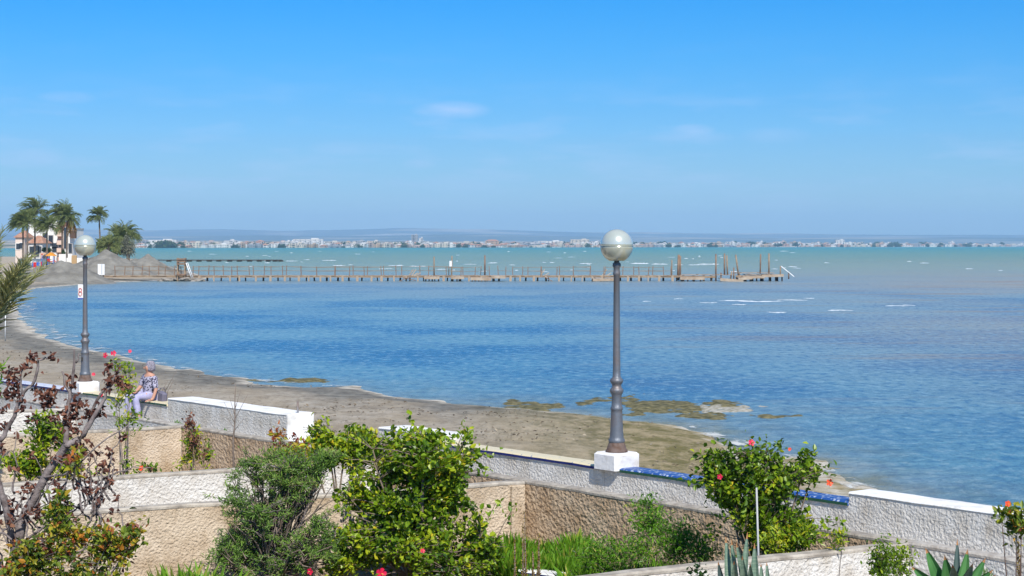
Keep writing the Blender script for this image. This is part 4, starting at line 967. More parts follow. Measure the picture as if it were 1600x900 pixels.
# ---------------------------------------------------------------- palms
PL = [(0, (.09, .12, .05)), (.4, (.18, .23, .08)), (.75, (.28, .33, .11)), (1, (.42, .41, .18))]
M['palm'] = leafmat('palm_leaf', PL, .5, .2)
M['palmdead'] = leafmat('dead_palm_leaf', [(0, (.25, .13, .04)), (.5, (.40, .25, .05)), (1, (.5, .38, .10))], .7, .2)
M['ptrunk'] = mat('palm_trunk', (.12, .095, .075), .95, (.20, .165, .13), 3, .06, 6)
def frond(base, dirv, length, droop, nl, lw, ll, wind, r_, V_, F_, A_, shade, fold=.5, plane=None):
    pts = []; d = np.array(dirv, float); d /= np.linalg.norm(d); p = np.array(base, float); st = length / 10
    for i in range(11):
        pts.append(p.copy()); d = d + np.array([wind[0], wind[1], -droop]) * (.05 + .03 * i); d /= np.linalg.norm(d); p = p + d * st
    pts = np.array(pts); s = np.linspace(.18, 1, nl); P0 = np.stack([np.interp(s * 10, np.arange(11), pts[:, k]) for k in range(3)], 1)
    T = nrm(np.gradient(P0, axis=0)); side = nrm(np.cross(T, [0, 0, 1.0]) + 1e-6); upv = np.cross(side, T)
    pos = []; dr = []; sz = []
    for sg in (-1, 1):
        dv = T * .75 + side * sg * .8 + upv * r_.normal(fold * .3, .18, (nl, 1)) + np.array([wind[0], wind[1], -.15]) * .25 + r_.normal(0, .08, (nl, 3))
        pos.append(P0); dr.append(dv); sz.append(ll * (np.sin(np.pi * (.12 + .86 * s)) ** .6 + .15) * r_.uniform(.85, 1.1, nl))
    pos = np.concatenate(pos); dr = np.concatenate(dr); sz = np.concatenate(sz); up = np.tile([0, 0, 1.0], (len(pos), 1)) + r_.normal(0, .3, (len(pos), 3))
    v, f = leaves_arrays(pos, dr, up, sz, lw, .3, .12); V_.append(v); F_.append((f, len(v))); A_.append(np.repeat(np.clip(shade + r_.normal(0, .12, len(pos)), 0, 1), 2)); return pts
def crown_obj(name, fr, mat_, parent):
    V_ = []; F_ = []; A_ = []; off = 0; out = []; return None
def palm(loc, height_, label, group=None, nf=46, fl=2.2, wind=(-.5, 0), trunk_r=.18, lean=0, dead=0, ll=.55, lw=.10, nl=22, shade=.45, seed=1, up_bias=.2, name='palm_tree', cat='palm tree', trunkmat=None, droop=.9):
    e = empty(name, loc, label, cat, group); r_ = np.random.default_rng(seed)
    tx = lean * height_; mb = MB(); k = 14; pts = [(tx * (i / k) ** 1.5, .05 * math.sin(i), -.6 + (height_ + .6) * i / k) for i in range(k + 1)]
    mb.tube(pts, [trunk_r * (1.25 if i == 0 else 1.0 - .25 * i / k) * (1 + .06 * ((i % 2) * 2 - 1)) for i in range(k + 1)], 9); mb.build('trunk', trunkmat or M['ptrunk'], e)
    top = np.array([tx, 0, height_])
    def make(n, lo, hi, matk, nm, sh):
        V_ = []; F_ = []; A_ = []; st = MB()
        for i in range(n):
            az = r_.uniform(0, 2 * math.pi); el = r_.uniform(lo, hi); dv = [math.cos(az) * math.cos(el), math.sin(az) * math.cos(el), math.sin(el)]
            pts = frond(top + np.array([math.cos(az), math.sin(az), 0]) * trunk_r * .6 + [0, 0, r_.uniform(-.25, .1)], dv, fl * r_.uniform(.8, 1.1), droop * r_.uniform(.7, 1.2), nl, lw, ll, wind, r_, V_, F_, A_, sh + .12 * math.sin(el))
            st.tube([tuple(q) for q in pts[::2]], [.03, .025, .02, .015, .01, .006], 4)
        offs = np.cumsum([0] + [q[1] for q in F_])[:-1]; Fa = np.concatenate([q[0] + o_ for q, o_ in zip(F_, offs)])
        o = npmesh(nm, np.concatenate(V_), Fa, M[matk], e, attr=[('lv', 'FACE', np.concatenate(A_))]); s_ = st.build('frond_stems', M['palmstem'], o); return o
    make(nf, -.35 + up_bias, 1.45, 'palm', 'crown', shade)
    if dead: make(dead, -1.35, -.5, 'palmdead', 'dead_fronds', .5)
    return e
M['palmstem'] = mat('frond_stem', (.16, .17, .05), .6, (.22, .2, .07), 5)
def pp(px, d, z=HB - .2): return hp(px, d, z)
def ph(px, d, py): return hh_(py, d) - (HB - .2)
D = 335
for (px, pyc, d, fl, sd, wd, dead, lab, kw) in (
    (36, 350, 322, 2.6, 1, -.8, 0, 'palm with a wide wind-blown crown at the left edge, trunk left of the low house', {}),
    (43, 345, 330, 2.7, 2, -.7, 0, 'palm with a grey-green crown just left of the low house', {}),
    (54.5, 330, 334, 3.3, 3, -.9, 0, 'tallest palm, big dark crown blown left, in front of the low house', dict(nf=60)),
    (73.5, 354, 326, 2.5, 4, -.5, 0, 'palm with a feathery crown in front of the white house', {}),
    (97, 334, 345, 3.0, 5, -.6, 0, 'palm with a dark crown behind the one with yellow dead leaves', {}),
    (104.5, 340, 336, 2.8, 6, -.3, 16, 'palm with a skirt of yellow dead leaves in front of the brick house', dict(nf=58)),
    (157, 337, 352, 2.3, 7, -.1, 0, 'lone palm standing apart with a thin leaning trunk', dict(nf=40, lean=-.03, shade=.35)),
    (183, 373, 330, 2.9, 8, -.1, 0, 'bushy date palm behind the tall pointed sand heap', dict(nf=60, shade=.6)),
    (199, 366, 338, 2.8, 9, .15, 0, 'taller bushy palm at the right end of the bank', dict(nf=60, shade=.45)),
    (170, 383, 324, 2.2, 10, -.2, 0, 'low spreading palm left of the bushy date palm', dict(nf=50, shade=.65)),
    (158, 386, 330, 1.9, 12, -.3, 0, 'small palm low beside the globe of the small lamp', dict(nf=40, shade=.4)),
    ):
    palm(pp(px, d), ph(px, d, pyc), lab, 'palms on the left bank', fl=fl * 1.12, seed=sd, wind=(wd, 0), dead=dead, **({'nf': 58, 'll': .66, 'nl': 24, 'lw': .11} | kw))
# near palm whose leaves enter at the left edge
palm(PD(-62, 660, 31), PD(-62, 545, 31).z - PD(-62, 660, 31).z, 'near palm whose green feather leaves reach in at the left edge', None, nf=46, fl=2.15, wind=(.0, 0), ll=.40, lw=.042, nl=58, shade=.85, seed=23, up_bias=1.22, trunk_r=.16, droop=.10)

# grey-leaved tree and round tree at the end of the bank, hedges
def make_tree(px, d, pyc, rx, rz, label, mt, leaf=.35, n=1500, name='tree', sd=3, zb=None):
    z0 = (HB - .2) if zb is None else zb; e = empty(name, hp(px, d, z0), label, 'tree' if name != 'hedge' else 'hedge'); zc = hh_(pyc, d) - z0
    r_ = np.random.default_rng(sd); cl_ = nrm(r_.normal(size=(18, 3))) * r_.uniform(.35, .85, (18, 1)); k = r_.integers(0, 18, n); p = (cl_[k] + r_.normal(size=(n, 3)) * .17) * [rx, rx, rz] + [0, 0, zc]
    V, f = leaves_arrays(p, r_.normal(size=(n, 3)), r_.normal(size=(n, 3)) + [0, 0, 1], r_.uniform(.6, 1.2, n) * leaf, .45)
    npmesh('crown', V, f, mt, e, attr=[('lv', 'FACE', np.repeat(np.clip(r_.normal(.5, .2, n), 0, 1), 2))])
    mb = MB(); mb.tube([(0, 0, -.5), (.1, 0, zc * .4), (0, 0, zc)], [.18, .14, .06], 7)
    for q in cl_[:9]: mb.bar((0.05, 0, zc * .5), (q[0] * rx * .8, q[1] * rx * .8, zc + q[2] * rz * .7), .07, .02, 5)
    mb.build('trunk', M['bark'], e)
M['greyleaf'] = leafmat('grey_green_leaf', [(0, (.07, .08, .055)), (.5, (.15, .16, .11)), (1, (.27, .27, .19))], .6, .1)
M['hedgeleaf'] = leafmat('hedge_leaf', FOL, .6, .15)
make_tree(201, 326, 384, 1.6, 2.4, 'grey-leaved tree hanging over the bank beside the bushy palms', M['greyleaf'], .3, 2200, sd=5)
make_tree(73, 340, 391, 1.1, .5, 'dark clipped hedge in front of the white house', M['hedgeleaf'], .25, 900, 'hedge', 6)
make_tree(101, 338, 396, .55, 1.1, 'small dark cypress-like tree below the brick house', M['hedgeleaf'], .22, 700, sd=7)
make_tree(181, 348, 388, 2.4, 1.4, 'low dark green tree behind the bushy palms', M['hedgeleaf'], .32, 1700, sd=9)
make_tree(153, 250, 424, .45, .7, 'small dark grey bush on the flank of the pointed sand heap', M['greyleaf'], .16, 500, sd=11, zb=.7)
# small litter of things on the beach: stake in the sand left
mb = MB(); q = P(8, 524, .4); mb.bar((q.x, q.y, .2), (q.x + .02, q.y, 1.6), .025); tag(mb.build('beach_pole', M['metalw']), 'thin white pole standing in the sand at the left edge', 'pole')

# ---------------------------------------------------------------- garden plants
HIB = [(0, (.04, .09, .008)), (.3, (.11, .21, .010)), (.55, (.23, .35, .014)), (.8, (.42, .48, .022)), (1, (.62, .50, .03))]
M['hib'] = leafmat('hibiscus_leaf', HIB, .38, .3)
M['hibdark'] = leafmat('dark_hibiscus_leaf', [(0, (.012, .035, .006)), (.5, (.03, .085, .010)), (.85, (.09, .17, .014)), (1, (.28, .27, .03))], .35, .22)
M['dry'] = leafmat('withered_leaf', [(0, (.06, .022, .018)), (.5, (.16, .06, .04)), (1, (.34, .16, .09))], .8, .15)
M['mixleaf'] = leafmat('turning_leaf', [(0, (.06, .11, .01)), (.4, (.19, .26, .018)), (.62, (.42, .36, .03)), (.8, (.55, .19, .03)), (1, (.22, .05, .03))], .5, .3)
M['needle'] = leafmat('needle_leaf', [(0, (.05, .10, .02)), (.5, (.13, .25, .04)), (.85, (.24, .38, .06)), (1, (.32, .28, .14))], .5, .2)
M['grass'] = leafmat('grass_blade', [(0, (.05, .13, .008)), (.5, (.12, .29, .015)), (.85, (.22, .42, .03)), (1, (.45, .42, .09))], .45, .35)
M['stem'] = mat('woody_stem', (.15, .11, .08), .9, (.25, .20, .15), 8, .004, 40)
M['stemgrey'] = mat('grey_bark', (.12, .095, .09), .9, (.27, .23, .22), 9, .015, 30)
M['petal'] = mat('red_petal', (.75, .015, .06), .5, (.55, .01, .07), 20)
M['petalo'] = mat('orange_red_petal', (.85, .09, .03), .5)
M['stamen'] = mat('yellow_stamen', (.8, .5, .1), .6)

def plant(name, cat, label, base, lobes, ntips, leaf, mt, lratio=.55, per=9, nstems=7, stemr=.03, seed=1, group=None, mean=.5, sd_=.2, stemmat=None, flowers=(), droop=.15, shell=.5, twig=.3, tipspread=.13, upb=.5, fold=.2, extra=None, leafname='foliage', toplight=.0, gapq=.28):
    """base: Vector; lobes: (centre, (rx, ry, rz), weight). Stems rise to the lobes, twigs carry the leaves"""
    e = empty(name, base, label, cat, group); r_ = np.random.default_rng(seed); B = np.array(base)
    wts = np.array([l[2] for l in lobes], float); wts /= wts.sum(); k = r_.choice(len(lobes), ntips, p=wts)
    dirs = nrm(r_.normal(size=(ntips, 3))); rad = r_.uniform(0, 1, (ntips, 1)) ** (shell)
    ctr = np.array([list(l[0]) for l in lobes])[k]; rr = np.array([l[1] for l in lobes])[k]
    # uneven outline: radius varies with direction
    wob = 1 + .22 * np.sin(dirs[:, :1] * 7 + k[:, None] * 2.1) * np.cos(dirs[:, 2:] * 6 + seed)
    wob = wob * np.where(r_.uniform(size=(ntips, 1)) < .10, r_.uniform(1.1, 1.42, (ntips, 1)), 1)
    rad = np.where(wob > 1.25, 1, rad)
    tips = ctr + dirs * rad * rr * wob - B
    gap = fbm(tips[:, 0] * 3.2 + tips[:, 1] * 1.7 + 40, tips[:, 2] * 3.2 + 40, seed + 3, 2)
    keep = (tips[:, 2] > .03) & ((gap > np.quantile(gap, gapq)) | (wob[:, 0] > 1.25)); tips = tips[keep]; k = k[keep]
    mb = MB(); stems = []
    per_lobe = [max(1, round(nstems * w_)) for w_ in wts]
    for li, l in enumerate(lobes):
        c = np.array(list(l[0])) - B
        for s in range(per_lobe[li]):
            tgt = c + nrm(r_.normal(size=3)) * np.array(l[1]) * .55; st0 = r_.normal(0, .05, 3) * [1, 1, 0]
            mid_ = st0 * .5 + tgt * .45 + np.array([r_.normal(0, .05), r_.normal(0, .05), .12 * np.linalg.norm(tgt)]) * .7
            pts = [st0 * (1 - t_) ** 2 + 2 * mid_ * t_ * (1 - t_) + tgt * t_ ** 2 for t_ in np.linspace(0, 1, 8)]
            stems.append((li, np.array(pts))); mb.tube([tuple(q) for q in pts], [stemr * (1 - .75 * i / 7) for i in range(8)], 6)
    pos = []; dr = []; up = []
    for li, tp in zip(k, tips):
        best = None
        cand = [s for s in stems if s[0] == li]; S = np.concatenate([s[1][2:] for s in cand]); d_ = np.linalg.norm(S - tp, axis=1) + (S[:, 2] > tp[2]) * .3; a = S[d_.argmin()]
        v = tp - a; L = np.linalg.norm(v)
        if L > 1e-3 : mb.tube([tuple(a), tuple(a + v * .5 + [0, 0, .04 * L]), tuple(tp)], [stemr * .32, stemr * .22, stemr * .1], 3, cap=False)
        vn = v / max(L, 1e-3); n = per + r_.integers(-2, 3); tt = r_.uniform(0, 1, n)
        q = tp - vn * (tt[:, None] * twig) * min(1, L / twig if twig > 0 else 1) + r_.normal(0, tipspread * .3, (n, 3)); dd_ = nrm(vn * .5 + nrm(r_.normal(size=(n, 3))) + [0, 0, .25]); pos.append(q); dr.append(dd_); up.append(r_.normal(0, .5, (n, 3)) + [0, 0, upb])
    pos = np.concatenate(pos); dr = np.concatenate(dr); up = np.concatenate(up); sz = leaf * (.35 + .95 * r_.uniform(0, 1, len(pos)) ** .8)
    V, f = leaves_arrays(pos, dr, up, sz, lratio, fold, droop)
    # leaf colour: young yellow leaves come in groups
    cl_ = (fbm(pos[:, 0] * 3.1 + 50, pos[:, 2] * 3.1 + pos[:, 1] * 2 + 50, seed) - .5) * .9; lv = np.clip(r_.normal(mean, sd_, len(pos)) + cl_, 0, 1)
    npmesh(leafname, V, f, mt, e, attr=[('lv', 'FACE', np.repeat(lv, 2))])
    if extra: extra(e, pos, r_)
    mb.build('stems', stemmat or M['stem'], e)
    for fl in flowers: flower(e, Vector(fl[0]) - Vector(base), fl[1], M['petalo'] if len(fl) > 2 else M['petal'])
    return e
def flower(parent, loc, s, mt):
    s = s * .68; mb = MB(); face = Vector((random.uniform(-.5, .5), -1, random.uniform(-.1, .7))).normalized(); q = face.to_track_quat('Z', 'Y').to_matrix()
    for i in range(5):
        a = 2 * math.pi * i / 5 + random.uniform(-.15, .15); c, s_ = math.cos(a), math.sin(a); Rm = Matrix(((c, -s_, 0), (s_, c, 0), (0, 0, 1)))
        pr = [(0, 0, 0), (.45, -.30, .22), (.85, -.42, .30), (1.05, -.12, .22), (1.05, .18, .26), (.8, .42, .20), (.42, .28, .18), (.6, 0, .12)]
        mb.add([Vector(loc) + q @ (Rm @ Vector(p_)) * s for p_ in pr], [(0, 1, 7), (1, 2, 7), (2, 3, 7), (3, 4, 7), (4, 5, 7), (5, 6, 7), (6, 0, 7)], 0, True)
    mb.bar(Vector(loc), Vector(loc) + q @ Vector((0, 0, 1.1)) * s, s * .06, s * .09, 5, mi=1)
    mb.bar(Vector(loc) - q @ Vector((0, 0, .35)) * s, Vector(loc), s * .07, s * .14, 5, mi=2)
    mb.build('flower', [mt, M['stamen'], M['stem']], parent)
def lobe(px, py, d, rx, ry, rd, w_=1): k = d / F; return (PD(px, py, d), (rx * k, rd, ry * k), w_)
def base(px, d, z=.08): return Vector(((px - 800) / F * d, d, z))

# big hibiscus in the middle
D = 23.0
plant('hibiscus_bush', 'shrub', 'largest green shrub, in the middle, with yellowing leaves and a red bloom at its foot', base(650, D),
      [lobe(664, 712, D, 92, 40, .6, 2.6), lobe(596, 722, D, 56, 44, .5, 1.4), lobe(560, 770, D, 34, 40, .35, .5), lobe(640, 780, D - .1, 78, 44, .6, 1.7), lobe(590, 800, D - .2, 70, 44, .5, 1.3), lobe(650, 850, D - .3, 100, 54, .7, 2.6), lobe(755, 845, D - .2, 42, 50, .45, 1.0), lobe(580, 860, D - .3, 46, 40, .5, .8), lobe(545, 778, D - .2, 26, 20, .2, .25), lobe(535, 880, D - .3, 40, 30, .4, .6), lobe(545, 825, D - .3, 26, 30, .3, .35), lobe(690, 880, D - .4, 80, 40, .5, 1.4), lobe(708, 770, D, 34, 34, .4, .6)],
      2100, .078, M['hib'], .62, 12, 24, .03, seed=5, mean=.42, sd_=.2, flowers=[(PD(595, 896, D - .95), .10), (PD(660, 861, D - .9), .045), (PD(485, 893, D - .95), .06)], twig=.2)
# separate upper-left bush behind it
plant('hibiscus_bush', 'shrub', 'leafy green shrub behind the needle shrub, its top standing against the beach', base(530, 25.2),
      [lobe(528, 686, 25.2, 48, 32, .45, 2), lobe(500, 710, 25.1, 28, 22, .35, .7), lobe(562, 700, 25.3, 34, 30, .4, 1.1)], 420, .08, M['hib'], .6, 11, 8, .025, seed=8, mean=.56, sd_=.2, twig=.2)
plant('withered_shrub', 'shrub', 'small shrub with red-brown curled leaves left of the leafy green top', base(455, 27),
      [lobe(438, 680, 27, 22, 14, .25, 1), lobe(474, 690, 27, 20, 16, .25, 1), lobe(455, 700, 27, 30, 12, .3, 1)], 50, .075, M['mixleaf'], .5, 7, 5, .015, seed=9, mean=.82, sd_=.15, droop=.5)
plant('light_shrub', 'shrub', 'small bright green tuft of shrub left of the leafy top, over the white wall', base(440, 25.6),
      [lobe(438, 712, 25.6, 26, 16, .25, 1)], 60, .06, M['hib'], .4, 9, 4, .012, seed=29, mean=.55, sd_=.15)
# needle-leaved woody shrub
def twigs_extra(e, pos, r_):
    mb = MB()
    for i in range(330):
        a = pos[r_.integers(0, len(pos))]; c = np.array([0, 0, .2]); t_ = r_.uniform(.35, .8); s0 = c + (a - c) * t_; b_ = s0 + (a - s0) * .75 + r_.normal(0, .1, 3)
        mb.tube([tuple(s0), tuple((s0 + b_) / 2 + r_.normal(0, .04, 3)), tuple(b_)], [.013, .010, .005], 3, cap=False)
    mb.build('bare_twigs', M['twig'], e)
M['twig'] = mat('grey_twig', (.16, .12, .09), .9, (.28, .22, .18), 10)
plant('needle_shrub', 'shrub', 'woody grey-green shrub with fine needle leaves and bare twigs, left of the largest shrub', base(425, 22.4),
      [lobe(425, 735, 22.4, 68, 34, .45, 1.5), lobe(380, 780, 22.4, 34, 34, .4, .6), lobe(480, 750, 22.4, 36, 34, .4, .8), lobe(368, 862, 22.3, 42, 40, .5, 1.1), lobe(440, 860, 22.3, 70, 42, .5, .9), lobe(415, 800, 22.2, 60, 34, .45, .8), lobe(500, 840, 22.4, 34, 50, .4, .6), lobe(512, 715, 22.4, 30, 18, .3, .4)],
      980, .060, M['needle'], .2, 26, 18, .022, seed=12, mean=.62, sd_=.2, stemmat=M['stemgrey'], twig=.15, tipspread=.07, shell=.45, extra=twigs_extra, gapq=.14)
# right hibiscus
D = 20.6
plant('hibiscus_bush', 'shrub', 'rounded green shrub on the right with red blooms and a grey stake', base(1190, D),
      [lobe(1175, 745, D, 78, 50, .45, 2.2), lobe(1130, 735, D, 44, 36, .35, .8), lobe(1235, 750, D, 44, 44, .4, 1), lobe(1180, 815, D, 76, 48, .45, 1.8), lobe(1262, 722, D, 14, 22, .12, .14), lobe(1240, 820, D, 46, 34, .4, .8), lobe(1275, 755, D, 16, 16, .15, .12)],
      980, .068, M['hib'], .6, 12, 14, .022, seed=14, mean=.43, sd_=.2, flowers=[(PD(1174, 692, D - .1), .055), (PD(1125, 745, D - .5), .045), (PD(1296, 754, D - .1), .06, 1), (PD(1234, 702, D), .03, 1)], twig=.18)
# weedy green shrub against the tan wall
plant('herb_shrub', 'shrub', 'thin-leaved green weed climbing the tan wall left of the right-hand shrub', base(1015, 21.6),
      [lobe(1020, 815, 21.8, 44, 40, .3, 1.2), lobe(1018, 785, 21.9, 16, 22, .12, .4), lobe(985, 850, 21.5, 60, 26, .4, 1.1), lobe(1062, 845, 21.4, 40, 34, .35, .9), lobe(930, 862, 22.3, 60, 22, .4, .9), lobe(1100, 860, 21.2, 30, 26, .3, .5)], 520, .060, M['grass'], .26, 15, 22, .006, seed=15, mean=.5, sd_=.22, twig=.22, tipspread=.2, shell=.7)
plant('leafy_undergrowth', 'shrub', 'low yellow-green growth below the right-hand shrub, behind the white wall', base(1220, 20.1),
      [lobe(1262, 836, 20.1, 50, 16, .2, 1), lobe(1215, 845, 20.1, 40, 16, .2, .9)], 130, .075, M['hib'], .35, 9, 6, .01, seed=16, mean=.6, sd_=.18)
# left plots
plant('yellow_green_shrub', 'shrub', 'yellow-green shrub on the left between the peach and the white wall', base(85, 27.5),
      [lobe(85, 690, 27.5, 40, 42, .45, 1.5), lobe(40, 725, 27.5, 40, 22, .4, 1), lobe(100, 725, 27.5, 34, 22, .4, .8), lobe(70, 655, 27.5, 22, 20, .3, .5)], 380, .085, M['hib'], .45, 11, 9, .02, seed=17, mean=.55, sd_=.2)
plant('slender_hibiscus', 'shrub', 'slender hibiscus on the left with pink-red blooms at its top', base(192, 27.2),
      [lobe(192, 575, 27.2, 20, 24, .2, 1), lobe(190, 610, 27.2, 24, 20, .2, .7), lobe(208, 590, 27.2, 12, 20, .12, .4), lobe(196, 650, 27.2, 30, 26, .2, .9), lobe(200, 720, 27.2, 12, 30, .12, .4)], 105, .07, M['hib'], .42, 8, 8, .014, seed=18, mean=.55, sd_=.18,
      flowers=[(PD(165, 555, 27.2), .06), (PD(177, 552, 27.15), .06), (PD(203, 549, 27.2), .04), (PD(146, 585, 27.2), .04), (PD(158, 617, 27), .05), (PD(221, 732, 26.9), .06, 1)], stemmat=M['stemgrey'], shell=.6)
plant('small_flowering_plant', 'plant', 'low green plant behind the left end of the white wall near the orange bloom', base(240, 27),
      [lobe(230, 734, 27, 34, 10, .2, 1), lobe(160, 742, 26.8, 30, 8, .2, .8)], 36, .07, M['hib'], .4, 8, 4, .008, seed=19, mean=.35, sd_=.18)
plant('columnar_plant', 'plant', 'column of yellow-green leaves with a red-brown top against the peach wall', base(302, 28.4),
      [lobe(302, 690, 28.4, 14, 34, .2, 1.4), lobe(322, 705, 28.4, 10, 36, .15, .6), lobe(292, 722, 28.4, 26, 16, .25, .9)], 100, .07, M['hib'], .4, 9, 6, .012, seed=20, mean=.6, sd_=.2)
plant('red_seed_spike', 'plant', 'red-brown dry spike rising through the columnar plant', base(300, 28.2),
      [lobe(297, 660, 28.2, 6, 14, .06, 1), lobe(305, 690, 28.2, 5, 24, .05, 1), lobe(318, 715, 28.2, 6, 20, .06, .6)], 60, .045, M['dry'], .6, 8, 3, .01, seed=21, mean=.75, sd_=.2)

# withered shrub in the left foreground: bent grey limbs with curled brown leaves
def branch_plant(name, cat, label, d, limbs, tufts, leaf, mt, seed, per=10, stemmat=None, lr=.5, mean=.5, flowers=(), rs_=None, extra=None):
    b0 = PD(limbs[0][0][0], limbs[0][0][1], d); e = empty(name, Vector((b0.x, b0.y, .06)), label, cat); B = Vector(e.location); r_ = np.random.default_rng(seed); mb = MB()
    for L in limbs:
        q = [PD(x, y, d + dz) - B for (x, y, dz, r) in L]; rr_ = [r * d / F for (_, _, _, r) in L]; qq = []; ra = []
        for i in range(len(q) - 1):
            for t_ in (0, .33, .66): qq.append(q[i].lerp(q[i + 1], t_) + Vector(r_.normal(0, .008, 3))); ra.append(rr_[i] + (rr_[i + 1] - rr_[i]) * t_)
        qq.append(q[-1]); ra.append(rr_[-1]); mb.tube(qq, ra, 7)
    pos = []; tw = mb
    for (x, y, dz, rad, n) in tufts:
        c = np.array(PD(x, y, d + dz) - B); k = rad * d / F
        for i in range(n):
            q = c + r_.normal(0, .45, 3) * k; pos.append(q)
            if i % 3 == 0: tw.bar(tuple(c), tuple(q), .005, .002, 3, cap=False)
    mb.build('limbs', stemmat or M['stemgrey'], e)
    pos = np.array(pos); n = len(pos); dr = nrm(r_.normal(size=(n, 3)) + [0, 0, -.5]); V, f = leaves_arrays(pos, dr, r_.normal(size=(n, 3)), leaf * r_.uniform(.5, 1.15, n), lr, .5, .5)
    npmesh('foliage', V, f, mt, e, attr=[('lv', 'FACE', np.repeat(np.clip(r_.normal(mean, .22, n), 0, 1), 2))])
    for fl in flowers: flower(e, Vector(fl[0]) - B, fl[1], M['petal'])
    return e
D = 19.5
TUFTS_ = []; TANGLE_ = []; rnd_t = random.Random(77)
for i_ in range(46):
    x = rnd_t.uniform(-20, 190); y = rnd_t.uniform(760, 900); a_ = [(x, y, rnd_t.uniform(-.3, .2), 1.8)]; hd_ = rnd_t.uniform(-.7, .7)
    for k_ in range(4):
        hd_ += rnd_t.uniform(-.45, .45); x += 26 * math.sin(hd_); y -= 22 * abs(math.cos(hd_)); a_.append((x, y, a_[0][2], 1.6 - .35 * k_))
    TANGLE_.append(a_); TUFTS_ += [(x, y, a_[0][2], 7, 6), (a_[2][0], a_[2][1], a_[0][2], 7, 4)]
branch_plant('withered_hibiscus', 'shrub', 'bent grey shrub with curled red-brown leaves filling the left foreground', D,
    [[(15, 935, 0, 11), (25, 860, 0, 9), (40, 800, 0, 7.5), (75, 738, 0, 6.5), (102, 698, 0, 6), (125, 685, 0, 5)],
     [(125, 685, 0, 5), (136, 670, 0, 4), (150, 645, 0, 3.5), (168, 610, .1, 2.5), (185, 580, .1, 1.6)],
     [(104, 694, 0, 5), (103, 660, .1, 4), (108, 630, .1, 3.2), (112, 600, .1, 2.6), (118, 565, .1, 2), (116, 545, .1, 1.2)],
     [(112, 620, .1, 2.4), (102, 600, .1, 2), (97, 580, .1, 1.5)], [(118, 566, .1, 1.6), (124, 552, .1, 1)],
     [(25, 860, 0, 6), (8, 800, -.1, 5), (0, 760, -.1, 4.5), (-8, 720, -.1, 4)], [(30, 832, 0, 5), (10, 780, .1, 4), (-5, 755, .1, 3)],
     [(128, 684, 0, 3.5), (140, 660, .15, 3), (150, 625, .2, 2.4), (172, 596, .2, 2)], [(0, 690, -.2, 4), (10, 675, -.2, 3.6), (22, 650, -.2, 3.2), (32, 625, -.2, 3), (36, 612, -.2, 2.6), (50, 600, -.2, 2.6), (57, 580, -.2, 2.2), (60, 563, -.2, 1.8), (72, 560, -.2, 1.2), (84, 556, -.2, .8)],
     [(-10, 720, -.2, 4.4), (0, 690, -.2, 4)], [(33, 620, -.2, 2), (31, 595, -.2, 1.5), (36, 575, -.2, 1)], [(60, 745, 0, 2), (100, 742, -.2, 1.6), (150, 700, -.3, 1.2), (200, 665, -.3, .8)],
     [(30, 850, 0, 3), (60, 830, -.1, 2), (100, 800, -.2, 1.4)], [(25, 870, 0, 3), (80, 880, -.2, 2.2), (130, 860, -.3, 1.4)]] + TANGLE_,
    TUFTS_ + [(50, 562, -.2, 12, 26), (80, 557, -.2, 9, 16), (37, 575, -.2, 9, 14), (13, 580, -.2, 9, 16), (15, 592, -.2, 8, 14), (25, 597, -.2, 10, 20), (8, 615, -.2, 8, 14), (20, 618, -.2, 12, 28), (35, 624, -.2, 8, 14), (60, 612, -.1, 12, 24), (78, 614, 0, 10, 22), (75, 628, 0, 14, 44), (90, 608, 0, 8, 12),
     (172, 575, .1, 10, 24), (180, 592, .1, 14, 40), (190, 600, .1, 9, 20), (167, 605, .1, 8, 14), (108, 588, .1, 6, 8), (112, 605, .1, 7, 12), (120, 630, .1, 14, 36), (110, 645, .1, 12, 30), (140, 648, .1, 14, 36), (105, 660, .1, 14, 30), (155, 640, .1, 10, 18), (85, 650, 0, 10, 14), (35, 640, -.2, 8, 12),
     (5, 665, -.2, 8, 16), (3, 700, -.2, 8, 12), (5, 640, -.3, 6, 10), (50, 655, 0, 8, 10), (100, 720, 0, 10, 14), (95, 760, 0, 10, 16), (100, 790, 0, 14, 30), (20, 790, 0, 10, 14), (60, 800, 0, 14, 24), (120, 672, 0, 10, 18), (140, 690, 0, 6, 8)],
    .062, M['dry'], 31, mean=.45, stemmat=M['stemgrey'], lr=.7)
plant('turning_shrub', 'shrub', 'low shrub with green, orange and red leaves at the bottom left corner', base(90, 18.6),
      [lobe(150, 850, 18.6, 60, 40, .4, 1.8), lobe(200, 835, 18.6, 32, 26, .3, .7), lobe(60, 870, 18.5, 60, 40, .4, 1.3), lobe(15, 890, 18.4, 40, 26, .4, .8), lobe(90, 810, 18.7, 30, 26, .3, .6), lobe(120, 900, 18.4, 90, 24, .4, 1)],
      520, .065, M['mixleaf'], .6, 10, 14, .012, seed=33, mean=.42, sd_=.3, stemmat=M['stemgrey'], droop=.3, shell=.6)
plant('leafy_sprig', 'plant', 'hanging sprig with a few large green leaves crossing the white wall on the left', base(75, 19.2),
      [lobe(122, 712, 19.2, 8, 18, .06, .5), lobe(62, 780, 19.2, 14, 18, .1, 1), lobe(96, 780, 19.1, 10, 34, .1, 1.2)], 24, .085, M['mixleaf'], .6, 5, 3, .006, seed=35, mean=.45, sd_=.2, droop=.4)
plant('leaf_edge_shrub', 'shrub', 'bright green leaves just entering at the left edge beside the promenade', base(-10, 30),
      [lobe(-6, 590, 30, 14, 34, .2, 1)], 60, .10, M['grass'], .3, 8, 3, .01, seed=36, mean=.6, sd_=.15)

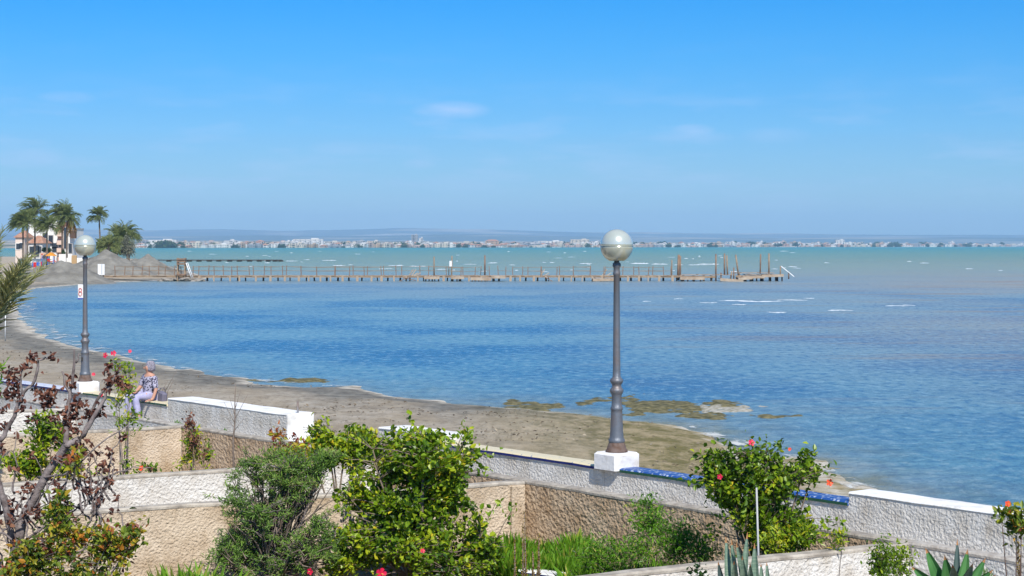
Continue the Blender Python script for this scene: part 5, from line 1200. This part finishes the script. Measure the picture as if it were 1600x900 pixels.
# bare saplings and stakes
mb = MB(); d = 28.6; b0 = base(367, d, .1)
def L_(px, py, dz=0): return tuple(PD(px, py, d + dz))
mb.tube([tuple(b0), L_(364, 690), L_(367, 660), L_(367, 625), L_(368, 600)], [.02, .015, .012, .009, .003], 5)
for (a_, b_) in (((366, 660), (350, 628)), ((367, 655), (388, 615)), ((367, 640), (376, 610)), ((367, 650), (358, 618)), ((366, 668), (352, 650)), ((367, 672), (382, 652))): mb.bar(L_(*a_), L_(*b_, .1), .006, .002, 4)
tag(mb.build('bare_sapling', M['twig']), 'leafless thin sapling standing before the raised white wall on the left', 'sapling')
mb = MB(); d = 33.8; mb.bar(tuple(base(467, d, .77)), L_(465, 627), .022, .02, 6); tag(mb.build('metal_stake', M['iron']), 'dark metal rod beside the white end face of the raised wall', 'stake')
mb = MB(); d = 19.8; mb.bar(tuple(base(1189, d, .1)), L_(1182, 762), .013, .011, 6); tag(mb.build('plant_stake', mat('grey_plastic', (.42, .42, .42), .6)), 'thin grey stake standing in front of the right-hand shrub', 'stake')
mb = MB(); d = 29.5; b0 = P(250, 652, .77)
for dx in (0, 9): mb.tube([(b0.x + dx * .01, b0.y, .77), tuple(PD(250 + dx, 635, b0.y)), tuple(PD(253 + dx, 612, b0.y + .1)), tuple(PD(262 + dx, 595, b0.y + .1))], [.012, .010, .008, .003], 4)
mb.tube([tuple(PD(256, 615, b0.y)), tuple(PD(270, 590, b0.y)), tuple(PD(278, 575, b0.y))], [.006, .004, .002], 4)
tag(mb.build('bare_stalks', M['twig']), 'two thin bare stalks in front of the seat beside the person', 'plant')

# tufts of leaves and grass
def tuft(px, py, d, n, hgt, spread, mt, label, name='grass_tuft', cat='grass tuft', lw=.05, seed=1, mean=.4, zb=None, group=None):
    r_ = np.random.default_rng(seed); b0 = PD(px, py, d); 
    if zb is not None: b0.z = zb
    p = r_.normal(0, 1, (n, 3)) * [spread * .5, spread * .4, 0]; V, f = leaves_arrays(p, nrm(r_.normal(0, .33, (n, 3)) + [0, 0, 1]), r_.normal(size=(n, 3)), hgt * r_.uniform(.5, 1.1, n), lw, .3, .25)
    o = npmesh(name, V, f, mt, attr=[('lv', 'FACE', np.repeat(np.clip(r_.normal(mean, .2, n), 0, 1), 2))]); o.location = b0; tag(o, label, cat, group); return o
tuft(349, 668, 33.6, 40, .30, .16, M['grass'], 'larger green tuft at the foot of the raised white wall on the left', seed=1, mean=.15, zb=.77)
tuft(400, 676, 32.6, 30, .22, .12, M['grass'], 'smaller green tuft right of the bare sapling at the wall foot', seed=2, mean=.15, zb=.77)
tuft(275, 655, 36.5, 26, .22, .12, M['grass'], 'tiny tuft at the left end of the raised wall', seed=3, mean=.3, zb=.77)
tuft(774, 746, 26.6, 60, .30, .14, M['needle'], 'small dark plant at the foot of the sea wall beside the largest shrub', 'small_plant', 'plant', .12, 4, zb=.80)
tuft(905, 757, 25.3, 14, .24, .16, M['grass'], 'dry weed on the walk left of the large lamp', 'weed', 'weed', .05, 5, .95, .77)
tuft(959, 765, 24.4, 20, .26, .12, M['grass'], 'green weed on the walk below the large lamp plinth', 'weed', 'weed', .08, 6, .5, .77)
plant('small_plant', 'plant', 'small bright green plant growing against the tan wall on the right', base(1312, 19.7), [lobe(1312, 836, 19.7, 10, 12, .08, 1)], 16, .07, M['hib'], .3, 8, 3, .006, seed=47, mean=.6)
tuft(1540, 858, 19.4, 12, .14, .1, M['grass'], 'tiny weed at the foot of the raised white wall at the right', 'weed', 'weed', .08, 8, .4, .9)
tuft(1295, 815, 20.8, 14, .22, .2, M['grass'], 'thin weed on the walk beside the blue tiled seat', 'weed', 'weed', .06, 9, .6, .85)
# grass
def grass(polys, n, hgt, label, seed, mean=.45, lw=.045):
    r_ = np.random.default_rng(seed); pos = []
    for (x0, y0, x1, y1, w_) in polys:
        k = int(n * w_); px = r_.uniform(x0, x1, k); dpt = r_.uniform(y0, y1, k); pos.append(np.stack([(px - 800) / F * dpt, dpt, np.full(k, .06)], 1))
    pos = np.concatenate(pos); k = len(pos); sd = hgt * r_.uniform(.35, 1.15, k) * (.55 + .9 * fbm(pos[:, 0] * 2.2, pos[:, 1] * 1.5, seed))
    V, f = leaves_arrays(pos, nrm(r_.normal(0, .62, (k, 3)) + [0, 0, 1]), r_.normal(size=(k, 3)), sd, lw, .3, .35)
    tag(npmesh('grass', V, f, M['grass'], attr=[('lv', 'FACE', np.repeat(np.clip(r_.normal(mean, .2, k), 0, 1), 2))]), label, 'grass', kind='stuff')
grass([(785, 23.2, 905, 24.4, 1), (895, 19.0, 1100, 22.6, 1.6), (1000, 22.0, 1060, 23.2, .25)], 24000, .42, 'bright green grass along the foot of the tan wall', 3, .6, .022)
grass([(255, 18.5, 345, 21.5, 1), (345, 19, 560, 21, .6)], 3600, .52, 'yellow-green grass at the bottom left of the tan wall', 4, .7, .02)
grass([(1090, 19.9, 1300, 20.5, 1)], 2500, .5, 'grass behind the white wall under the right-hand shrub', 5, .6, .02)

# dry flower spikes
def spike(px, py, pb, d, label, group):
    b0 = PD(px, pb, d); t0 = PD(px + random.uniform(-3, 3), py, d); e = empty('flower_spike', b0, label, 'plant', group); h_ = t0 - b0
    mb = MB(); mb.tube([(0, 0, 0), tuple(h_ * .5), tuple(h_)], [.010, .008, .004], 5); mb.build('stalk', M['twig'], e)
    r_ = np.random.default_rng(int(px)); n = 170; s = r_.uniform(.25, 1, n); a = r_.uniform(0, 6.28, n); pos = np.array(h_)[None] * s[:, None]; dr = np.stack([np.cos(a), np.sin(a), np.full(n, .9)], 1)
    V, f = leaves_arrays(pos, dr, r_.normal(size=(n, 3)), .034 * r_.uniform(.6, 1.1, n) * (1.15 - .5 * s), .5); npmesh('seed_head', V, f, M['spikes'], e, attr=[('lv', 'FACE', np.repeat(r_.uniform(0, 1, n), 2))])
M['spikes'] = leafmat('seed_head', [(0, (.16, .09, .02)), (.6, (.30, .20, .03)), (1, (.42, .34, .05))], .7, .2)
for px, py, lab in ((805, 835, 'leftmost'), (817, 818, 'tall'), (822, 800, 'tallest'), (834, 862, 'short'), (840, 852, 'middle-sized'), (843, 835, 'right-hand')):
    spike(px, py, 935, 20.5, 'ochre seed spike at the bottom middle, %s of the group' % lab, 'ochre seed spikes at the bottom middle')
spike(1592, 848, 935, 16.5, 'small ochre spike at the bottom right edge', None)

# upright spiky plant (grey green with pale tips)
def blade(mb, b0, t0, wid, bend=(0, 0, 0), mi=0, tipmi=1, cup=.35):
    b0 = Vector(b0); t0 = Vector(t0); n = 9; vs = []; ax = (t0 - b0); side = ax.cross(Vector((0, -1, .1))).normalized(); nn_ = side.cross(ax).normalized()
    if nn_.y > 0: nn_ = -nn_
    for i in range(n + 1):
        s = i / n; w_ = wid * (min(1, .55 + s * 1.6)) * (1 - s ** 2.4) + .002; c = b0 + ax * s + Vector(bend) * math.sin(s * math.pi / 2) * s
        vs += [c - side * w_ / 2 + nn_ * w_ * cup, c - side * w_ * .22 + nn_ * .0, c - nn_ * w_ * .04, c + side * w_ * .22, c + side * w_ / 2 + nn_ * w_ * cup]
    for i in range(n):
        for j in range(4):
            k = i * 5 + j; mb.add([vs[k], vs[k + 1], vs[k + 6], vs[k + 5]], [(0, 1, 2, 3)], tipmi if i >= n - 1 else mi, True)
M['agave'] = mat('grey_green_blade', (.14, .22, .16), .5, (.22, .30, .22), 6, stretch=(1, 1, 14), thr=(.4, .6))
M['agtip'] = mat('orange_dry_tip', (.42, .22, .10), .7)
M['agave2'] = mat('green_blade', (.055, .17, .05), .4, (.10, .25, .08), 5)
M['agdark'] = mat('dark_blue_blade', (.045, .085, .075), .5, (.08, .12, .11), 5)
def blades(name, label, cat, px, d, specs, mats):
    e = empty(name, base(px, d, .1), label, cat); B = Vector(e.location)
    for (bx, tx, ty, wd, dz, mi) in specs:
        mb = MB(); k = d / F; b0 = PD(bx, 930, d) - B; t0 = PD(tx, ty, d + dz) - B; blade(mb, b0, t0, wd * k, (0, 0, 0), 0, 1); mb.build('leaf', [mats[mi], M['agtip']], e)
    return e
blades('snake_plant', 'upright grey-green spiky plant with orange tips at the bottom, before the white wall', 'plant', 1160, 15.8,
    [(1140, 1134, 838, 13, .1, 0), (1150, 1143, 842, 12, 0, 0), (1168, 1150, 846, 14, -.1, 0), (1158, 1168, 831, 13, .05, 0), (1178, 1179, 848, 15, 0, 0), (1162, 1160, 868, 14, -.15, 0), (1130, 1122, 877, 12, -.1, 1), (1190, 1189, 880, 10, 0, 0), (1200, 1198, 878, 9, 0, 0), (1148, 1147, 876, 14, -.2, 0), (1172, 1172, 880, 14, -.2, 0)], [M['agave'], M['agdark']])
blades('agave', 'broad-leaved green agave at the bottom right in front of the white wall', 'agave', 1490, 14.6,
    [(1475, 1446, 856, 24, 0, 0), (1482, 1476, 868, 26, -.1, 0), (1492, 1496, 842, 13, .1, 1), (1498, 1512, 858, 20, 0, 0), (1505, 1540, 872, 20, 0, 0), (1470, 1424, 885, 22, -.1, 0), (1488, 1488, 882, 26, -.3, 2), (1500, 1552, 890, 16, -.1, 0), (1496, 1520, 880, 22, -.25, 2), (1510, 1556, 898, 16, -.1, 0)], [M['agave2'], M['agdark'], M['agave']])
plant('small_leaved_shrub', 'shrub', 'small-leaved bright green shrub at the bottom right, left of the agave', base(1392, 15.4),
      [lobe(1392, 890, 15.4, 34, 36, .25, 1.6), lobe(1378, 862, 15.4, 12, 16, .1, .4), lobe(1412, 870, 15.4, 12, 12, .1, .25)], 150, .034, M['hib'], .5, 16, 8, .007, seed=40, mean=.45, sd_=.15, twig=.15)
plant('small_sprig', 'plant', 'tiny green sprig left of the upright spiky plant', base(1092, 16), [lobe(1092, 893, 16, 10, 5, .06, 1)], 7, .05, M['hibdark'], .6, 7, 2, .004, seed=41, mean=.5)
plant('flowering_stalk', 'plant', 'tall stalk with green rosette and reddish bloom at the right edge', base(1584, 16.2),
      [lobe(1590, 818, 16.2, 20, 22, .12, 1.4), lobe(1566, 802, 16.2, 6, 8, .05, .25)], 42, .075, M['mixleaf'], .5, 8, 5, .012, seed=42, mean=.33, sd_=.25, stemmat=M['rust'], flowers=[(PD(1574, 787, 16.1), .04, 1)])

# ---------------------------------------------------------------- seated person
skin = mat('skin', (.50, .27, .19), .6); hair = mat('grey_hair', (.16, .14, .17), .9, (.36, .34, .40), 40, .02, 50)
mpat = bpy.data.materials.new('spotted_blouse'); mpat.use_nodes = True; t = mpat.node_tree; b = t.nodes['Principled BSDF']; b.inputs['Roughness'].default_value = .85
tcn = N(t, 'ShaderNodeTexCoord'); v = N(t, 'ShaderNodeTexVoronoi'); v.inputs['Scale'].default_value = 26; t.links.new(tcn.outputs['Object'], v.inputs['Vector'])
t.links.new(ramp(t, v.outputs['Distance'], [(.40, (.04, .035, .07)), (.50, (.42, .40, .50))]), b.inputs['Base Color'])
trous = mat('lilac_trousers', (.44, .43, .60), .85, (.34, .33, .50), 12, .004, 40)
def skinned(name, verts, edges, radii, mt, parent, root=0, lev=2, flat=None):
    me = bpy.data.meshes.new(name); me.from_pydata([tuple(v_) for v_ in verts], edges, []); o = bpy.data.objects.new(name, me); C.objects.link(o); o.parent = parent
    sk = o.modifiers.new('skin', 'SKIN'); sk.use_smooth_shade = True
    for i, sv in enumerate(me.skin_vertices[0].data):
        r_ = radii[i]; sv.radius = (r_, r_) if not isinstance(r_, tuple) else r_; sv.use_root = (i == root)
    sb = o.modifiers.new('sub', 'SUBSURF'); sb.levels = lev; sb.render_levels = lev
    me.materials.append(mt); return o
so = along(236, .16); fwd = -nb; rt_ = u.copy()          # sits on the tiled seat facing the garden
e = empty('person', (so.x, so.y, 1.22), 'person sitting on the tiled seat in a spotted blouse and lilac trousers', 'person')
def q_(r, f, z): return rt_ * r + fwd * f + Vector((0, 0, z))
# whole body
bv = [q_(0, 0, .12), q_(.02, .03, .28), q_(.05, .05, .44), q_(.07, .07, .53), q_(.09, .09, .60), q_(.10, .12, .68), q_(.10, .13, .76),
      q_(-.10, .05, .10), q_(-.26, .40, .09), q_(-.24, .38, -.36), q_(-.25, .48, -.40), q_(.09, .05, .10), q_(.12, .42, .09), q_(.14, .36, -.36), q_(.15, .47, -.40),
      q_(-.12, .08, .48), q_(-.20, .14, .28), q_(-.10, .30, .18), q_(-.05, .36, .16), q_(.22, .05, .46), q_(.30, .04, .24), q_(.31, .12, .05), q_(.31, .18, .02)]
be = [(0, 1), (1, 2), (2, 3), (3, 4), (4, 5), (5, 6), (0, 7), (7, 8), (8, 9), (9, 10), (0, 11), (11, 12), (12, 13), (13, 14), (3, 15), (15, 16), (16, 17), (17, 18), (3, 19), (19, 20), (20, 21), (21, 22)]
br_ = [.13, .12, .13, .09, .045, .085, .06, .09, .062, .045, .035, .09, .062, .045, .035, .06, .042, .034, .025, .06, .042, .034, .025]
body = skinned('body', bv, be, br_, skin, e)
skinned('blouse', [q_(.0, .01, .06), q_(.02, .03, .20), q_(.05, .05, .40), q_(.07, .065, .51), q_(-.13, .08, .48), q_(-.21, .14, .28), q_(.23, .05, .46), q_(.31, .045, .25)], [(0, 1), (1, 2), (2, 3), (3, 4), (4, 5), (3, 6), (6, 7)], [.19, .165, .15, .105, .078, .062, .078, .062], mpat, e)
skinned('trousers', [q_(0, .01, .10), q_(-.11, .06, .10), q_(-.26, .41, .09), q_(-.24, .385, -.30), q_(.10, .06, .10), q_(.12, .43, .09), q_(.14, .37, -.30)], [(0, 1), (1, 2), (2, 3), (0, 4), (4, 5), (5, 6)], [.14, .105, .082, .075, .105, .082, .075], trous, e)
hd = MB(); hd.lathe([(.02, .60 + .24), (.07, .60 + .23), (.102, .60 + .17), (.108, .60 + .10), (.10, .60 + .05), (.085, .60 + .02)][::-1], q_(.10, .065, 0) , 16); hd.build('hair', hair, e)
fm = MB(); fm.lathe([(.003, -.02), (.014, -.012), (.006, .03)], q_(.10, .216, .69), 8); fm.build('nose', skin, e)
em = MB()
for s_ in (-.03, .03): em.lathe([(.003, -.008), (.010, 0), (.003, .008)], q_(.10 + s_, .208, .715), 8)
em.build('eyes', M['dark'], e)
for (wr, dv_) in ((bv[18], fwd), (bv[22], fwd)):
    hv = [wr - e.location * 0]; hd_ = [(0, 0)]
    V0 = Vector(wr); side = rt_; 
    vs_ = [V0, V0 + dv_ * .05]; es = [(0, 1)]; rr2 = [.024, .030]
    for i, (sx, ln) in enumerate(((-.026, .065), (-.009, .075), (.009, .072), (.026, .058))):
        b1_ = V0 + dv_ * .055 + side * sx; k = len(vs_); vs_ += [b1_, b1_ + dv_ * ln * .5 + Vector((0, 0, -.006)), b1_ + dv_ * ln * .85 + Vector((0, 0, -.03))]; es += [(1, k), (k, k + 1), (k + 1, k + 2)]; rr2 += [.010, .009, .007]
    k = len(vs_); vs_ += [V0 + side * .035 + dv_ * .03, V0 + side * .055 + dv_ * .06]; es += [(0, k), (k, k + 1)]; rr2 += [.011, .008]
    skinned('hand', vs_, es, rr2, skin, e, lev=1)
for i_ in (10, 14):
    c = Vector(bv[i_]); mb = MB(); mb.tube([c - fwd * .14, c - fwd * .05 + Vector((0, 0, .01)), c + fwd * .06, c + fwd * .10], [.035, .045, .042, .02], 8); mb.build('shoe', M['shutter'], e)
bg_ = empty('handbag', (along(254, .2).x, along(254, .2).y, 1.22), 'dark grey bag standing on the seat beside the person', 'bag')
mb = MB(); mb.box((0, 0, .10), (.24, .12, .20), Matrix.Rotation(ANG, 3, 'Z') @ Matrix.Rotation(.2, 3, 'Y'), bev=.03); mb.build('bag_body', mat('grey_fabric', (.16, .15, .20), .8), bg_)
mb = MB(); mb.tube([(-.07, .02, .19), (-.05, .02, .27), (.03, 0, .28), (.07, -.02, .18)], .008, 5); mb.build('strap', mat('strap_fabric', (.09, .08, .12), .8), bg_)
